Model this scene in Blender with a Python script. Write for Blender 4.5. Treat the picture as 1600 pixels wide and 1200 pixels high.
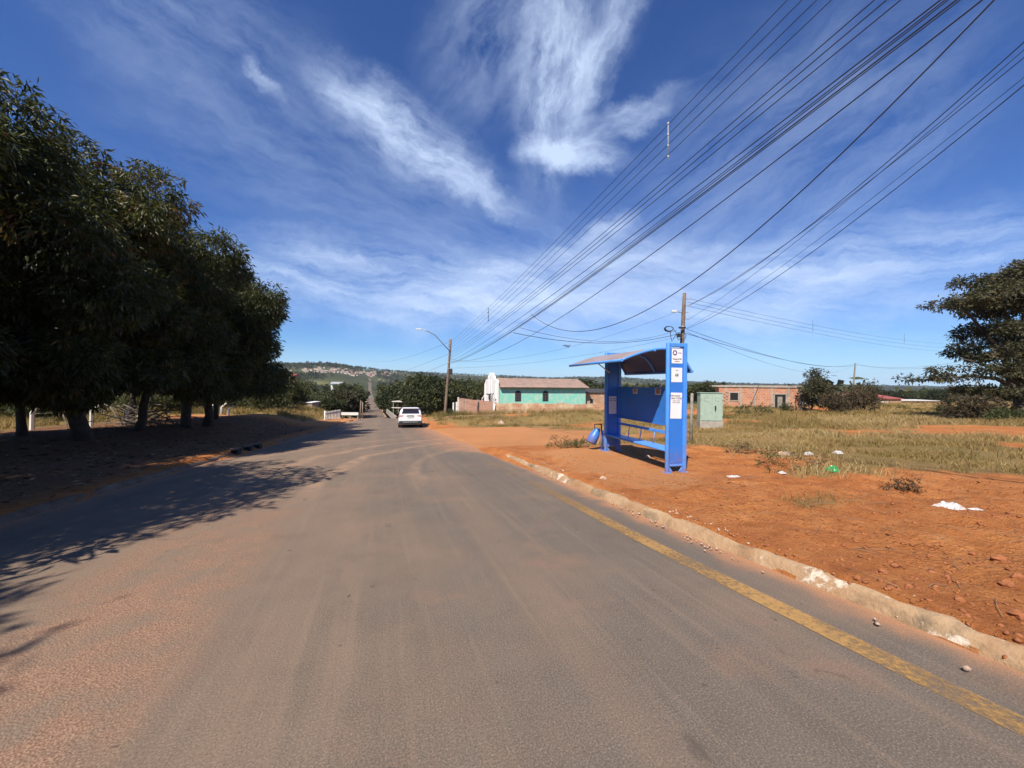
import bpy, math, random
import numpy as np
from mathutils import Vector, Matrix

for o in list(bpy.data.objects):
    bpy.data.objects.remove(o)
SC = bpy.context.scene
COL = SC.collection
R = math.radians
random.seed(7)
RNG = np.random.default_rng(11)

# ------------------------------------------------------------------ camera
F, CX, CY, EYE, ROLL = 600.0, 800.0, 600.0, 1.6, R(0.6)
cam = bpy.data.cameras.new('camera')
cam.sensor_fit = 'HORIZONTAL'
cam.sensor_width = 36.0
cam.lens = 36.0 * F / 1600.0
cam.clip_start = 0.05
cam.clip_end = 20000
cam_o = bpy.data.objects.new('camera', cam)
COL.objects.link(cam_o)
cam_o.matrix_world = Matrix.Translation((0, 0, EYE)) @ Matrix.Rotation(R(90), 4, 'X') @ Matrix.Rotation(ROLL, 4, 'Z')
SC.camera = cam_o
SC.view_settings.view_transform = 'Standard'
SC.view_settings.look = 'None'
SC.view_settings.exposure = 0.54
SC.view_settings.gamma = 1.0

# ------------------------------------------------------------------ sun and sky
SUN_EL = R(50)
SUN_H = Vector((0.436, 0.90, 0)).normalized()          # the way the shadows fall on the ground
L = Vector((SUN_H.x * math.cos(SUN_EL), SUN_H.y * math.cos(SUN_EL), -math.sin(SUN_EL)))
sun = bpy.data.lights.new('sun', 'SUN')
sun.energy = 5.0
sun.angle = R(0.53)
sun.color = (1.0, 0.93, 0.82)
sun_o = bpy.data.objects.new('sun', sun)
COL.objects.link(sun_o)
sun_o.rotation_euler = L.to_track_quat('-Z', 'Y').to_euler()

world = bpy.data.worlds.new('World')
SC.world = world
world.use_nodes = True


class NT:
    """small node-tree writer"""
    def __init__(self, tree):
        self.t = tree
        tree.nodes.clear()

    def n(self, typ, **kw):
        nd = self.t.nodes.new(typ)
        for k, v in kw.items():
            setattr(nd, k, v)
        return nd

    def link(self, a, b):
        self.t.links.new(a, b)

    def put(self, sock, v):
        if isinstance(v, bpy.types.NodeSocket):
            self.link(v, sock)
        else:
            if isinstance(v, tuple) and len(v) == 3 and sock.type == 'RGBA':
                v = v + (1.0,)
            sock.default_value = v

    def math(self, op, a, b=0.0, c=None, clamp=False):
        nd = self.n('ShaderNodeMath', operation=op)
        nd.use_clamp = clamp
        self.put(nd.inputs[0], a)
        self.put(nd.inputs[1], b)
        if c is not None:
            self.put(nd.inputs[2], c)
        return nd.outputs[0]

    def vmath(self, op, a, b=(0, 0, 0)):
        nd = self.n('ShaderNodeVectorMath', operation=op)
        self.put(nd.inputs[0], a)
        if op == 'SCALE':
            self.put(nd.inputs['Scale'], b)
        else:
            self.put(nd.inputs[1], b)
        return nd.outputs['Value'] if op in ('LENGTH', 'DOT_PRODUCT') else nd.outputs[0]

    def mapping(self, vec, loc=(0, 0, 0), rot=(0, 0, 0), scale=(1, 1, 1), typ='POINT'):
        nd = self.n('ShaderNodeMapping', vector_type=typ)
        self.link(vec, nd.inputs['Vector'])
        nd.inputs['Location'].default_value = loc
        nd.inputs['Rotation'].default_value = rot
        nd.inputs['Scale'].default_value = scale
        return nd.outputs[0]

    def noise(self, vec, scale=5.0, detail=4.0, rough=0.55, dist=0.0, color=False):
        nd = self.n('ShaderNodeTexNoise')
        if vec is not None:
            self.link(vec, nd.inputs['Vector'])
        nd.inputs['Scale'].default_value = scale
        nd.inputs['Detail'].default_value = detail
        nd.inputs['Roughness'].default_value = rough
        nd.inputs['Distortion'].default_value = dist
        return nd.outputs['Color'] if color else nd.outputs[0]

    def remap(self, v, a, b, c=0.0, d=1.0, smooth=False):
        nd = self.n('ShaderNodeMapRange')
        nd.interpolation_type = 'SMOOTHSTEP' if smooth else 'LINEAR'
        nd.clamp = True
        self.put(nd.inputs[0], v)
        self.put(nd.inputs[1], a)
        self.put(nd.inputs[2], b)
        self.put(nd.inputs[3], c)
        self.put(nd.inputs[4], d)
        return nd.outputs[0]

    def mix(self, f, a, b, blend='MIX'):
        nd = self.n('ShaderNodeMix', data_type='RGBA', blend_type=blend)
        self.put(nd.inputs[0], f)
        self.put(nd.inputs[6], a)
        self.put(nd.inputs[7], b)
        return nd.outputs[2]

    def ramp(self, v, stops):
        nd = self.n('ShaderNodeValToRGB')
        self.put(nd.inputs[0], v)
        el = nd.color_ramp.elements
        while len(el) < len(stops):
            el.new(0.5)
        for e, (p, c) in zip(el, stops):
            e.position = p
            e.color = tuple(c) + (1.0,)
        return nd.outputs[0]


# world: clear deep-blue sky with wind-drawn cirrus
W = NT(world.node_tree)
SKY_STRENGTH = 0.067
sky = W.n('ShaderNodeTexSky', sky_type='NISHITA')
sky.sun_disc = False
sky.sun_elevation = SUN_EL
sky.sun_rotation = math.atan2(-SUN_H.x, -SUN_H.y)
sky.altitude = 800
sky.air_density = 1.0
sky.dust_density = 0.35
sky.ozone_density = 2.5
tc = W.n('ShaderNodeTexCoord')
sep = W.n('ShaderNodeSeparateXYZ')
W.link(tc.outputs['Generated'], sep.inputs[0])
yy = W.math('MAXIMUM', sep.outputs[1], 0.08)
cu = W.math('DIVIDE', sep.outputs[0], yy)
cv = W.math('DIVIDE', sep.outputs[2], yy)
cp = W.n('ShaderNodeCombineXYZ')
W.link(cu, cp.inputs[0])
W.link(cv, cp.inputs[1])
P0 = cp.outputs[0]
w1 = W.vmath('SUBTRACT', W.noise(P0, 4.0, 5, 0.6, color=True), (0.5, 0.5, 0.5))
P1 = W.vmath('ADD', P0, W.vmath('SCALE', w1, 0.10))
w2 = W.vmath('SUBTRACT', W.noise(P0, 13.0, 8, 0.68, color=True), (0.5, 0.5, 0.5))
P2 = W.vmath('ADD', P1, W.vmath('SCALE', w2, 0.09))
P3 = W.vmath('ADD', P1, W.vmath('SCALE', w2, 0.035))


def cloud(cx, cy, ang, a, b, amp, lo, hi, sx=2.0, sy=9.0, inner=0.15):
    q = W.mapping(P2, (cx, cy, 0), (0, 0, R(ang)), (a, b, 1), 'TEXTURE')
    m = W.remap(W.vmath('LENGTH', q), 1.0, inner, 0, 1, True)
    s = W.mapping(P3, (cx, cy, 0), (0, 0, R(ang)), (1, 1, 1), 'TEXTURE')
    s = W.mapping(s, (cx * 7.3, cy * 3.1, 0), (0, 0, 0), (sx, sy, 1))
    nz = W.noise(s, 1.7, 11, 0.66, 0.2)
    return W.math('MULTIPLY', W.math('MULTIPLY', m, W.remap(nz, lo, hi)), amp)


cl = [
    cloud(-.30, .66, -37, .40, .125, 0.85, .28, .66, 2.2, 7),
    cloud(-.12, .52, -30, .26, .055, 0.50, .30, .66, 2.2, 8),
    cloud(.10, .80, 84, .42, .13, 0.80, .33, .68, 2.0, 7),
    cloud(.22, .86, 66, .34, .09, 0.60, .30, .66, 2.0, 7),
    cloud(.16, .605, 0, .20, .065, 0.80, .22, .56, 2.5, 6),
    cloud(.26, .69, 22, .28, .06, 0.55, .28, .62, 2.0, 7),
    cloud(.02, 1.0, 60, .50, .26, 0.50, .32, .72, 2.0, 5),
    cloud(.24, .405, 25, .12, .05, 0.50, .25, .6, 3, 8),
    cloud(-.66, .79, -40, .09, .028, 0.33, .25, .6, 3, 8),
    cloud(-.30, .245, -8, .90, .16, 0.75, .32, .68, 1.4, 10),
    cloud(.10, .27, 12, .65, .14, 0.50, .32, .70, 1.6, 8),
    cloud(1.05, .33, 8, .90, .20, 0.62, .34, .70, 1.3, 10),
    cloud(.55, .22, -4, .85, .20, 0.60, .34, .70, 1.3, 8),
    cloud(.75, .62, 35, .85, .45, 0.30, .34, .76, 1.6, 6),
    cloud(-.85, .92, -35, .80, .30, 0.30, .34, .76, 1.3, 5),
    cloud(-.2, .42, -20, 1.3, .24, 0.30, .36, .76, 1.2, 6),
]
acc = cl[0]
for c in cl[1:]:
    acc = W.math('ADD', acc, c)
acc = W.math('MULTIPLY', W.math('MINIMUM', acc, 0.86), W.remap(sep.outputs[1], 0.08, 0.2))
hsv = W.n('ShaderNodeHueSaturation')
hsv.inputs['Hue'].default_value = 0.512
hsv.inputs['Saturation'].default_value = 1.10
hsv.inputs['Value'].default_value = 1.0
W.link(sky.outputs[0], hsv.inputs['Color'])
tinted = W.mix(1.0, hsv.outputs[0], (.64, 1.00, 1.38), 'MULTIPLY')
lowv = W.remap(sep.outputs[2], .10, -.01, 0, .75, True)
tinted = W.mix(lowv, tinted, (.36 / SKY_STRENGTH, .53 / SKY_STRENGTH, .72 / SKY_STRENGTH))
skyc = W.mix(acc, tinted, (0.50 / SKY_STRENGTH, 0.61 / SKY_STRENGTH, 0.80 / SKY_STRENGTH))
bg = W.n('ShaderNodeBackground')
bg.inputs[1].default_value = SKY_STRENGTH
W.link(skyc, bg.inputs[0])
wo = W.n('ShaderNodeOutputWorld')
W.link(bg.outputs[0], wo.inputs[0])


# ------------------------------------------------------------------ helpers
def tag(o, label=None, cat=None, group=None, kind=None):
    if label: o['label'] = label
    if cat: o['category'] = cat
    if group: o['group'] = group
    if kind: o['kind'] = kind
    return o


def empty(name, loc=(0, 0, 0), rz=0.0, label=None, cat=None, group=None):
    o = bpy.data.objects.new(name, None)
    o.empty_display_size = 0.3
    COL.objects.link(o)
    o.location = loc
    o.rotation_euler = (0, 0, rz)
    return tag(o, label, cat, group)


def copy_tree(o, parent=None):
    c = o.copy()
    COL.objects.link(c)
    c.parent = parent
    for ch in list(o.children):
        copy_tree(ch, c)
    return c


def np_mesh(name, verts, faces, mats, parent=None, smooth=False, mi=None, attrs=None, uv=None):
    """verts (N,3) array, faces (M,3|4) array"""
    verts = np.asarray(verts, dtype=np.float32)
    faces = np.asarray(faces, dtype=np.int32)
    me = bpy.data.meshes.new(name)
    k = faces.shape[1]
    me.vertices.add(len(verts))
    me.vertices.foreach_set('co', verts.ravel())
    me.loops.add(faces.size)
    me.loops.foreach_set('vertex_index', faces.ravel())
    me.polygons.add(len(faces))
    me.polygons.foreach_set('loop_start', np.arange(0, faces.size, k, dtype=np.int32))
    me.polygons.foreach_set('loop_total', np.full(len(faces), k, dtype=np.int32))
    if mi is not None:
        me.polygons.foreach_set('material_index', np.asarray(mi, dtype=np.int32))
    if smooth:
        me.polygons.foreach_set('use_smooth', np.ones(len(faces), dtype=bool))
    for key, v in (attrs or {}).items():
        a = me.attributes.new(key, 'FLOAT', 'POINT')
        a.data.foreach_set('value', np.asarray(v, dtype=np.float32))
    if uv is not None:
        lay = me.uv_layers.new(name='UVMap')
        lay.data.foreach_set('uv', np.asarray(uv, dtype=np.float32)[faces.ravel()].ravel())
    me.update(calc_edges=True)
    me.validate()
    for m in (mats if isinstance(mats, (list, tuple)) else [mats]):
        me.materials.append(m)
    o = bpy.data.objects.new(name, me)
    COL.objects.link(o)
    if parent is not None:
        o.parent = parent
    return o


class MB:
    """collects shapes and links them as one mesh object"""
    def __init__(self):
        self.v, self.f, self.m, self.s = [], [], [], []

    def _add(self, vs, fs, m=0, smooth=False):
        b = len(self.v)
        self.v += [tuple(p) for p in vs]
        for f in fs:
            self.f.append([i + b for i in f])
            self.m.append(m)
            self.s.append(smooth)
        return self

    def box(self, c, s, rot=None, m=0):
        """box by centre and size, optional rotation matrix"""
        hx, hy, hz = s[0] / 2, s[1] / 2, s[2] / 2
        vs = [Vector((x, y, z)) for z in (-hz, hz) for y in (-hy, hy) for x in (-hx, hx)]
        if rot is not None:
            vs = [rot @ p for p in vs]
        vs = [p + Vector(c) for p in vs]
        fs = [(0, 2, 3, 1), (4, 5, 7, 6), (0, 1, 5, 4), (2, 6, 7, 3), (0, 4, 6, 2), (1, 3, 7, 5)]
        return self._add(vs, fs, m)

    def bx(self, x0, x1, y0, y1, z0, z1, m=0):
        return self.box(((x0 + x1) / 2, (y0 + y1) / 2, (z0 + z1) / 2), (abs(x1 - x0), abs(y1 - y0), abs(z1 - z0)), m=m)

    def prism(self, pts, axis, a, b, m=0, smooth=False):
        """polygon in the plane normal to axis ('x','y','z') extruded from a to b"""
        def P(u, v, w):
            return {'x': (w, u, v), 'y': (u, w, v), 'z': (u, v, w)}[axis]
        n = len(pts)
        vs = [P(u, v, a) for u, v in pts] + [P(u, v, b) for u, v in pts]
        fs = [tuple(range(n))[::-1], tuple(range(n, 2 * n))]
        self._add(vs, fs, m)
        bse = len(self.v) - 2 * n
        for i in range(n):
            j = (i + 1) % n
            self.f.append([bse + i, bse + j, bse + n + j, bse + n + i])
            self.m.append(m)
            self.s.append(smooth)
        return self

    def tube(self, pts, r, n=8, m=0, cap=True, smooth=True):
        pts = [Vector(p) for p in pts]
        rs = r if isinstance(r, (list, tuple)) else [r] * len(pts)
        vs, fs = [], []
        prev = None
        for i, p in enumerate(pts):
            d = (pts[min(i + 1, len(pts) - 1)] - pts[max(i - 1, 0)])
            if d.length < 1e-9:
                d = Vector((0, 0, 1))
            d.normalize()
            ref = prev if prev is not None else (Vector((1, 0, 0)) if abs(d.x) < 0.9 else Vector((0, 1, 0)))
            a = (ref - d * ref.dot(d))
            if a.length < 1e-6:
                a = d.orthogonal()
            a.normalize()
            prev = a
            b = d.cross(a)
            for k in range(n):
                t = 2 * math.pi * k / n
                vs.append(p + (a * math.cos(t) + b * math.sin(t)) * rs[i])
        for i in range(len(pts) - 1):
            for k in range(n):
                k2 = (k + 1) % n
                fs.append((i * n + k, i * n + k2, (i + 1) * n + k2, (i + 1) * n + k))
        self._add(vs, fs, m, smooth)
        if cap:
            b0 = len(self.v) - len(vs)
            self.f.append([b0 + k for k in range(n)][::-1]); self.m.append(m); self.s.append(False)
            e = b0 + (len(pts) - 1) * n
            self.f.append([e + k for k in range(n)]); self.m.append(m); self.s.append(False)
        return self

    def sheet(self, grid, m=0, smooth=True, closed=False):
        """grid: rows of points"""
        nr, nc = len(grid), len(grid[0])
        vs = [p for row in grid for p in row]
        fs = []
        for i in range(nr - 1):
            for j in range(nc - (0 if closed else 1)):
                j2 = (j + 1) % nc
                fs.append((i * nc + j, i * nc + j2, (i + 1) * nc + j2, (i + 1) * nc + j))
        return self._add(vs, fs, m, smooth)

    def build(self, name, mats, parent=None, bevel=0.0, seg=2):
        me = bpy.data.meshes.new(name)
        me.from_pydata(self.v, [], self.f)
        me.polygons.foreach_set('material_index', self.m)
        me.polygons.foreach_set('use_smooth', self.s)
        for mt in (mats if isinstance(mats, (list, tuple)) else [mats]):
            me.materials.append(mt)
        me.update()
        lay = me.uv_layers.new(name='UVMap')
        for p in me.polygons:
            n = p.normal
            ax, ay, az = abs(n.x), abs(n.y), abs(n.z)
            for li in p.loop_indices:
                c = me.vertices[me.loops[li].vertex_index].co
                lay.data[li].uv = (c.x, c.y) if az >= ax and az >= ay else ((c.y, c.z) if ax > ay else (c.x, c.z))
        o = bpy.data.objects.new(name, me)
        COL.objects.link(o)
        if parent is not None:
            o.parent = parent
        if bevel > 0:
            md = o.modifiers.new('bevel', 'BEVEL')
            md.width = bevel
            md.segments = seg
            md.limit_method = 'ANGLE'
            md.angle_limit = R(40)
        return o


def sm(a, b, x):
    t = np.clip((np.asarray(x, dtype=float) - a) / (b - a), 0, 1)
    return t * t * (3 - 2 * t)


def vnoise(x, y, seed=0):
    x = np.asarray(x, dtype=float); y = np.asarray(y, dtype=float)
    xi, yi = np.floor(x).astype(np.int64), np.floor(y).astype(np.int64)
    fx, fy = x - xi, y - yi
    fx = fx * fx * (3 - 2 * fx); fy = fy * fy * (3 - 2 * fy)

    def h(a, b):
        n = (a * 374761393 + b * 668265263 + seed * 974711) & 0x7fffffff
        n = ((n ^ (n >> 13)) * 1274126177) & 0x7fffffff
        return ((n ^ (n >> 16)) & 0xffff) / 65535.0
    a = h(xi, yi); b = h(xi + 1, yi); c = h(xi, yi + 1); d = h(xi + 1, yi + 1)
    return (a * (1 - fx) + b * fx) * (1 - fy) + (c * (1 - fx) + d * fx) * fy


def fbm(x, y, seed=0, oct=4):
    r, a, tot = 0.0, 1.0, 0.0
    for i in range(oct):
        r = r + a * vnoise(np.asarray(x) * 2 ** i, np.asarray(y) * 2 ** i, seed + i * 17)
        tot += a
        a *= 0.5
    return r / tot - 0.5


# ------------------------------------------------------------------ lie of the land
# t runs along the road away from the camera, s across it to the right
UX, UY = -0.316, 0.949
VX, VY = 0.949, 0.316


def ts(X, Y):
    return X * UX + Y * UY, X * VX + Y * VY


def xy(t, s):
    return t * UX + s * VX, t * UY + s * VY


_PT = np.array([-80, -40, 0, 8, 12, 20, 30, 42, 50, 60, 70, 90, 106, 550, 700, 6000.0])
_PZ = np.array([4.0, 1.9, 0, -.36, -.60, -1.15, -1.83, -2.17, -2.80, -4.0, -5.3, -7.15, -7.75, -16.6, -18, -18.0])


def PZ(t):
    r = 0
    for k, w in ((-3, .1), (-1.5, .2), (0, .4), (1.5, .2), (3, .1)):
        r = r + w * np.interp(np.asarray(t, dtype=float) + k, _PT, _PZ)
    return r


_LT = np.array([-20, 0, 4, 12, 30, 36, 42, 50, 60, 106, 550, 700, 3000.0])
_LE = np.array([-5.2, -5.0, -4.9, -4.65, -4.1, -3.6, -2.6, -3.1, -3.8, -5.0, -20.4, -25.5, -105])
_RE = np.array([4.0, 3.68, 3.46, 3.27, 3.3, 3.3, 2.9, 2.2, 1.4, 0.7, -14.8, -19.9, -99])


def edgeL(t): return np.interp(t, _LT, _LE)
def edgeR(t): return np.interp(t, _LT, _RE)


# ridge line: picture abscissa u = X/Y  ->  how many pixels above the eye line the far ridge stands, and its distance
_RU = np.array([-1.6, -.75, -.60, -.52, -.47, -.43, -.39, -.34, -.27, -.17, -.05, .1, .25, .45, .65, .85, 1.1, 1.5, 2.2])
_RP = np.array([26, 27, 27, 28, 28.5, 26, 23, 21, 19, 17, 15.5, 13.5, 16, 11, 9, 9.5, 9, 10, 10.0])
_RD = np.array([900, 1000, 1050, 1100, 1150, 1200, 1300, 1500, 1700, 1900, 2100, 2200, 2200, 2200, 2200, 2200, 2200, 2200, 2200.0])


def ground(X, Y, raw=False):
    X = np.asarray(X, dtype=float); Y = np.asarray(Y, dtype=float)
    t, s = ts(X, Y)
    eL, eR = edgeL(t), edgeR(t)
    dl, dr = eL - s, s - eR                      # >0 outside the road
    near = 1 - sm(45, 115, t)
    fR = 1 - (0.10 + 0.28 * near) * sm(3, 34, dr)
    fL = 1 - (0.12 + 0.33 * near) * sm(1.0, 6, dl)
    base = PZ(t)
    z = base * fR * fL
    out = sm(-.02, .14, np.maximum(dl, dr))
    streetR = sm(11.8, 13.6, t) * (1 - sm(27, 33, t))        # the dirt side street opens here
    rise = np.where(dr > dl, 0.12 * (1 - 0.9 * streetR), 0.09)
    z = z + out * rise
    z = z + out * (fbm(X * .5, Y * .5, 3) * .16 + fbm(X * .11, Y * .11, 5) * .5 * sm(10, 40, np.maximum(dl, dr)))
    # rough bank beyond the side street
    z = z + .30 * sm(30, 32, t) * (1 - sm(38, 44, t)) * sm(.3, 2.5, dr)
    # dug-over soil in the right foreground
    soil = sm(.25, .9, dr) * (1 - sm(9, 12, s)) * (1 - sm(9.5, 12, t)) * sm(-6, -2, t)
    z = z + soil * (fbm(X * 2.2, Y * 2.2, 21, 5) * .17 + np.abs(fbm(X * 5, Y * 5, 25, 3)) * .14)
    # level pad under the shelter
    px, py = X - 3.1, Y - 9.3
    a = px * -.249 + py * .968
    p = px * .968 + py * .249
    pad = (1 - sm(1.6, 2.9, np.abs(a))) * (1 - sm(.9, 1.9, np.abs(p + .15)))
    z = z * (1 - pad) + (-.21) * pad
    z = np.where(out < 0.02, base - .10 - .25 * sm(100, 160, t), z)
    # far land
    far = sm(420, 800, Y)
    u = X / np.maximum(Y, 1.0)
    D = np.interp(u, _RU, _RD)
    zr = EYE + (np.interp(u, _RU, _RP) - 4.0 + 2.0 * u * 0) / F * D - u * 0.0105 * D * 0.5
    val = -17 + 10 * fbm(X * .004, Y * .004, 9)
    rz = val + (zr - val) * sm(0.42, 1.0, Y / D) + fbm(X * .006, Y * .006, 31) * 14 * sm(.3, .6, Y / D) * (1 - sm(.8, 1.0, Y / D))
    return z * (1 - far) + rz * far


def gz(x, y):
    return float(ground(x, y))


def ray(px, py):
    u, v = px - CX, CY - py
    c, s_ = math.cos(ROLL), math.sin(ROLL)
    return (u * c - v * s_) / F, (u * s_ + v * c) / F


def at(px, py, d):
    """point seen at pixel (px, py) of the 1600x1200 photograph, d metres in front of the camera"""
    a, b = ray(px, py)
    return Vector((a * d, d, EYE + b * d))


def on_ground(px, py, dmax=3000):
    a, b = ray(px, py)
    d = np.concatenate([np.arange(1.5, 80, .05), np.geomspace(80, dmax, 1500)])
    h = EYE + b * d - ground(a * d, d)
    i = int(np.argmax(h < 0))
    if h[i] >= 0:
        i = len(d) - 1
    return Vector((a * d[i], d[i], float(ground(a * d[i], d[i]))))


def gp(t, s):
    x, y = xy(t, s)
    return Vector((x, y, gz(x, y)))


# ------------------------------------------------------------------ materials
MATS = {}


def new_mat(name):
    m = bpy.data.materials.new(name)
    m.use_nodes = True
    nt = NT(m.node_tree)
    out = nt.n('ShaderNodeOutputMaterial')
    b = nt.n('ShaderNodeBsdfPrincipled')
    nt.link(b.outputs[0], out.inputs[0])
    MATS[name] = m
    return m, nt, b, out


def mat(name, col, rough=0.6, var=0.25, scale=6.0, metal=0.0, bump=0.0, bscale=30.0, col2=None, spec=0.5, dirt=None, dirt_amt=0.5, dscale=3.0):
    """worn surface: base colour with mottling, optional second colour patches and bump"""
    m, nt, b, _ = new_mat(name)
    t = nt.n('ShaderNodeTexCoord').outputs['Object']
    n1 = nt.noise(t, scale, 6, 0.6)
    c2 = col2 if col2 else tuple(x * (1 - var) for x in col)
    c = nt.mix(nt.remap(n1, .35, .68), col, c2)
    if dirt:
        n2 = nt.noise(t, dscale, 8, 0.68, 0.3)
        c = nt.mix(nt.math('MULTIPLY', nt.remap(n2, .5, .7), dirt_amt), c, dirt)
    nt.link(c, b.inputs['Base Color'])
    b.inputs['Roughness'].default_value = rough
    b.inputs['Metallic'].default_value = metal
    b.inputs['Specular IOR Level'].default_value = spec
    if bump:
        bp = nt.n('ShaderNodeBump')
        bp.inputs['Strength'].default_value = bump
        bp.inputs['Distance'].default_value = 0.02
        nt.link(nt.noise(t, bscale, 6, 0.65), bp.inputs['Height'])
        nt.link(bp.outputs[0], b.inputs['Normal'])
    return m


def leaf_mat(name, stops, trans=0.25, rough=0.45, spec=0.4):
    m, nt, b, out = new_mat(name)
    a = nt.n('ShaderNodeAttribute', attribute_name='tint')
    c = nt.ramp(a.outputs['Fac'], stops)
    nt.link(c, b.inputs['Base Color'])
    b.inputs['Roughness'].default_value = rough
    b.inputs['Specular IOR Level'].default_value = spec
    tr = nt.n('ShaderNodeBsdfTranslucent')
    nt.link(nt.mix(0.5, c, (.20, .22, .03), 'MIX'), tr.inputs[0])
    mx = nt.n('ShaderNodeMixShader')
    mx.inputs[0].default_value = trans
    nt.link(b.outputs[0], mx.inputs[1])
    nt.link(tr.outputs[0], mx.inputs[2])
    nt.link(mx.outputs[0], out.inputs[0])
    return m


def ground_mat():
    m, nt, b, out = new_mat('soil')
    p = nt.n('ShaderNodeTexCoord').outputs['Object']
    g = nt.n('ShaderNodeAttribute', attribute_name='grass').outputs['Fac']
    fr = nt.n('ShaderNodeAttribute', attribute_name='far').outputs['Fac']
    pale = nt.n('ShaderNodeAttribute', attribute_name='pale').outputs['Fac']
    litter = nt.n('ShaderNodeAttribute', attribute_name='litter').outputs['Fac']
    big = nt.noise(p, .45, 6, .6)
    mid = nt.noise(p, 2.6, 8, .65)
    fine = nt.noise(p, 30, 9, .78)
    red = nt.ramp(nt.math('ADD', nt.math('MULTIPLY', mid, .65), nt.math('MULTIPLY', big, .35)), [(.30, (.29, .094, .030)), (.46, (.43, .152, .046)), (.58, (.52, .205, .066)), (.70, (.54, .26, .11))])
    red = nt.mix(nt.math('MULTIPLY', nt.remap(fine, .52, .66), .6), red, (.47, .235, .115))
    red = nt.mix(nt.math('MULTIPLY', nt.remap(fine, .46, .34), .6), red, (.16, .052, .021))
    sand = nt.mix(nt.remap(mid, .3, .7), (.52, .205, .072), (.47, .235, .105))
    pm = nt.remap(nt.math('ADD', pale, nt.math('MULTIPLY', nt.math('SUBTRACT', mid, .5), .7)), .3, .75, 0, 1, True)
    dirt = nt.mix(pm, red, sand)
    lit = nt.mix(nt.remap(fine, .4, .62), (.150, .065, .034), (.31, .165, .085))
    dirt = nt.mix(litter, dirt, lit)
    gr = nt.mix(nt.remap(big, .38, .62), (.31, .185, .068), (.215, .155, .050))
    gr = nt.mix(nt.remap(fine, .45, .65), gr, (.28, .20, .085))
    gr = nt.mix(nt.remap(fine, .5, .3), gr, (.10, .075, .030))
    gm = nt.remap(nt.math('ADD', g, nt.math('MULTIPLY', nt.math('SUBTRACT', fine, .5), .9)), .35, .65, 0, 1, True)
    c = nt.mix(gm, dirt, gr)
    fb = nt.noise(p, .012, 6, .6)
    fc = nt.ramp(fb, [(.30, (.038, .044, .020)), (.52, (.055, .062, .026)), (.64, (.105, .105, .038)), (.8, (.18, .145, .065))])
    c = nt.mix(fr, c, fc)
    nt.link(c, b.inputs['Base Color'])
    b.inputs['Roughness'].default_value = .95
    b.inputs['Specular IOR Level'].default_value = .12
    hh = nt.math('ADD', nt.math('MULTIPLY', fine, .5), nt.math('MULTIPLY', nt.noise(p, 70, 5, .7), .25))
    cl_ = nt.n('ShaderNodeTexVoronoi')
    nt.link(nt.vmath('ADD', p, nt.vmath('SCALE', nt.noise(p, 9, 4, .6, color=True), .12)), cl_.inputs['Vector'])
    cl_.inputs['Scale'].default_value = 19
    hh = nt.math('ADD', hh, nt.math('MULTIPLY', nt.noise(p, 7, 6, .65), .8))
    hh = nt.math('ADD', hh, nt.math('MULTIPLY', nt.remap(cl_.outputs['Distance'], .55, .05), nt.math('MULTIPLY', nt.remap(big, .42, .58), .34)))
    bp = nt.n('ShaderNodeBump')
    bp.inputs['Strength'].default_value = 1.0
    bp.inputs['Distance'].default_value = .07
    nt.link(hh, bp.inputs['Height'])
    nt.link(bp.outputs[0], b.inputs['Normal'])
    return m


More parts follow.
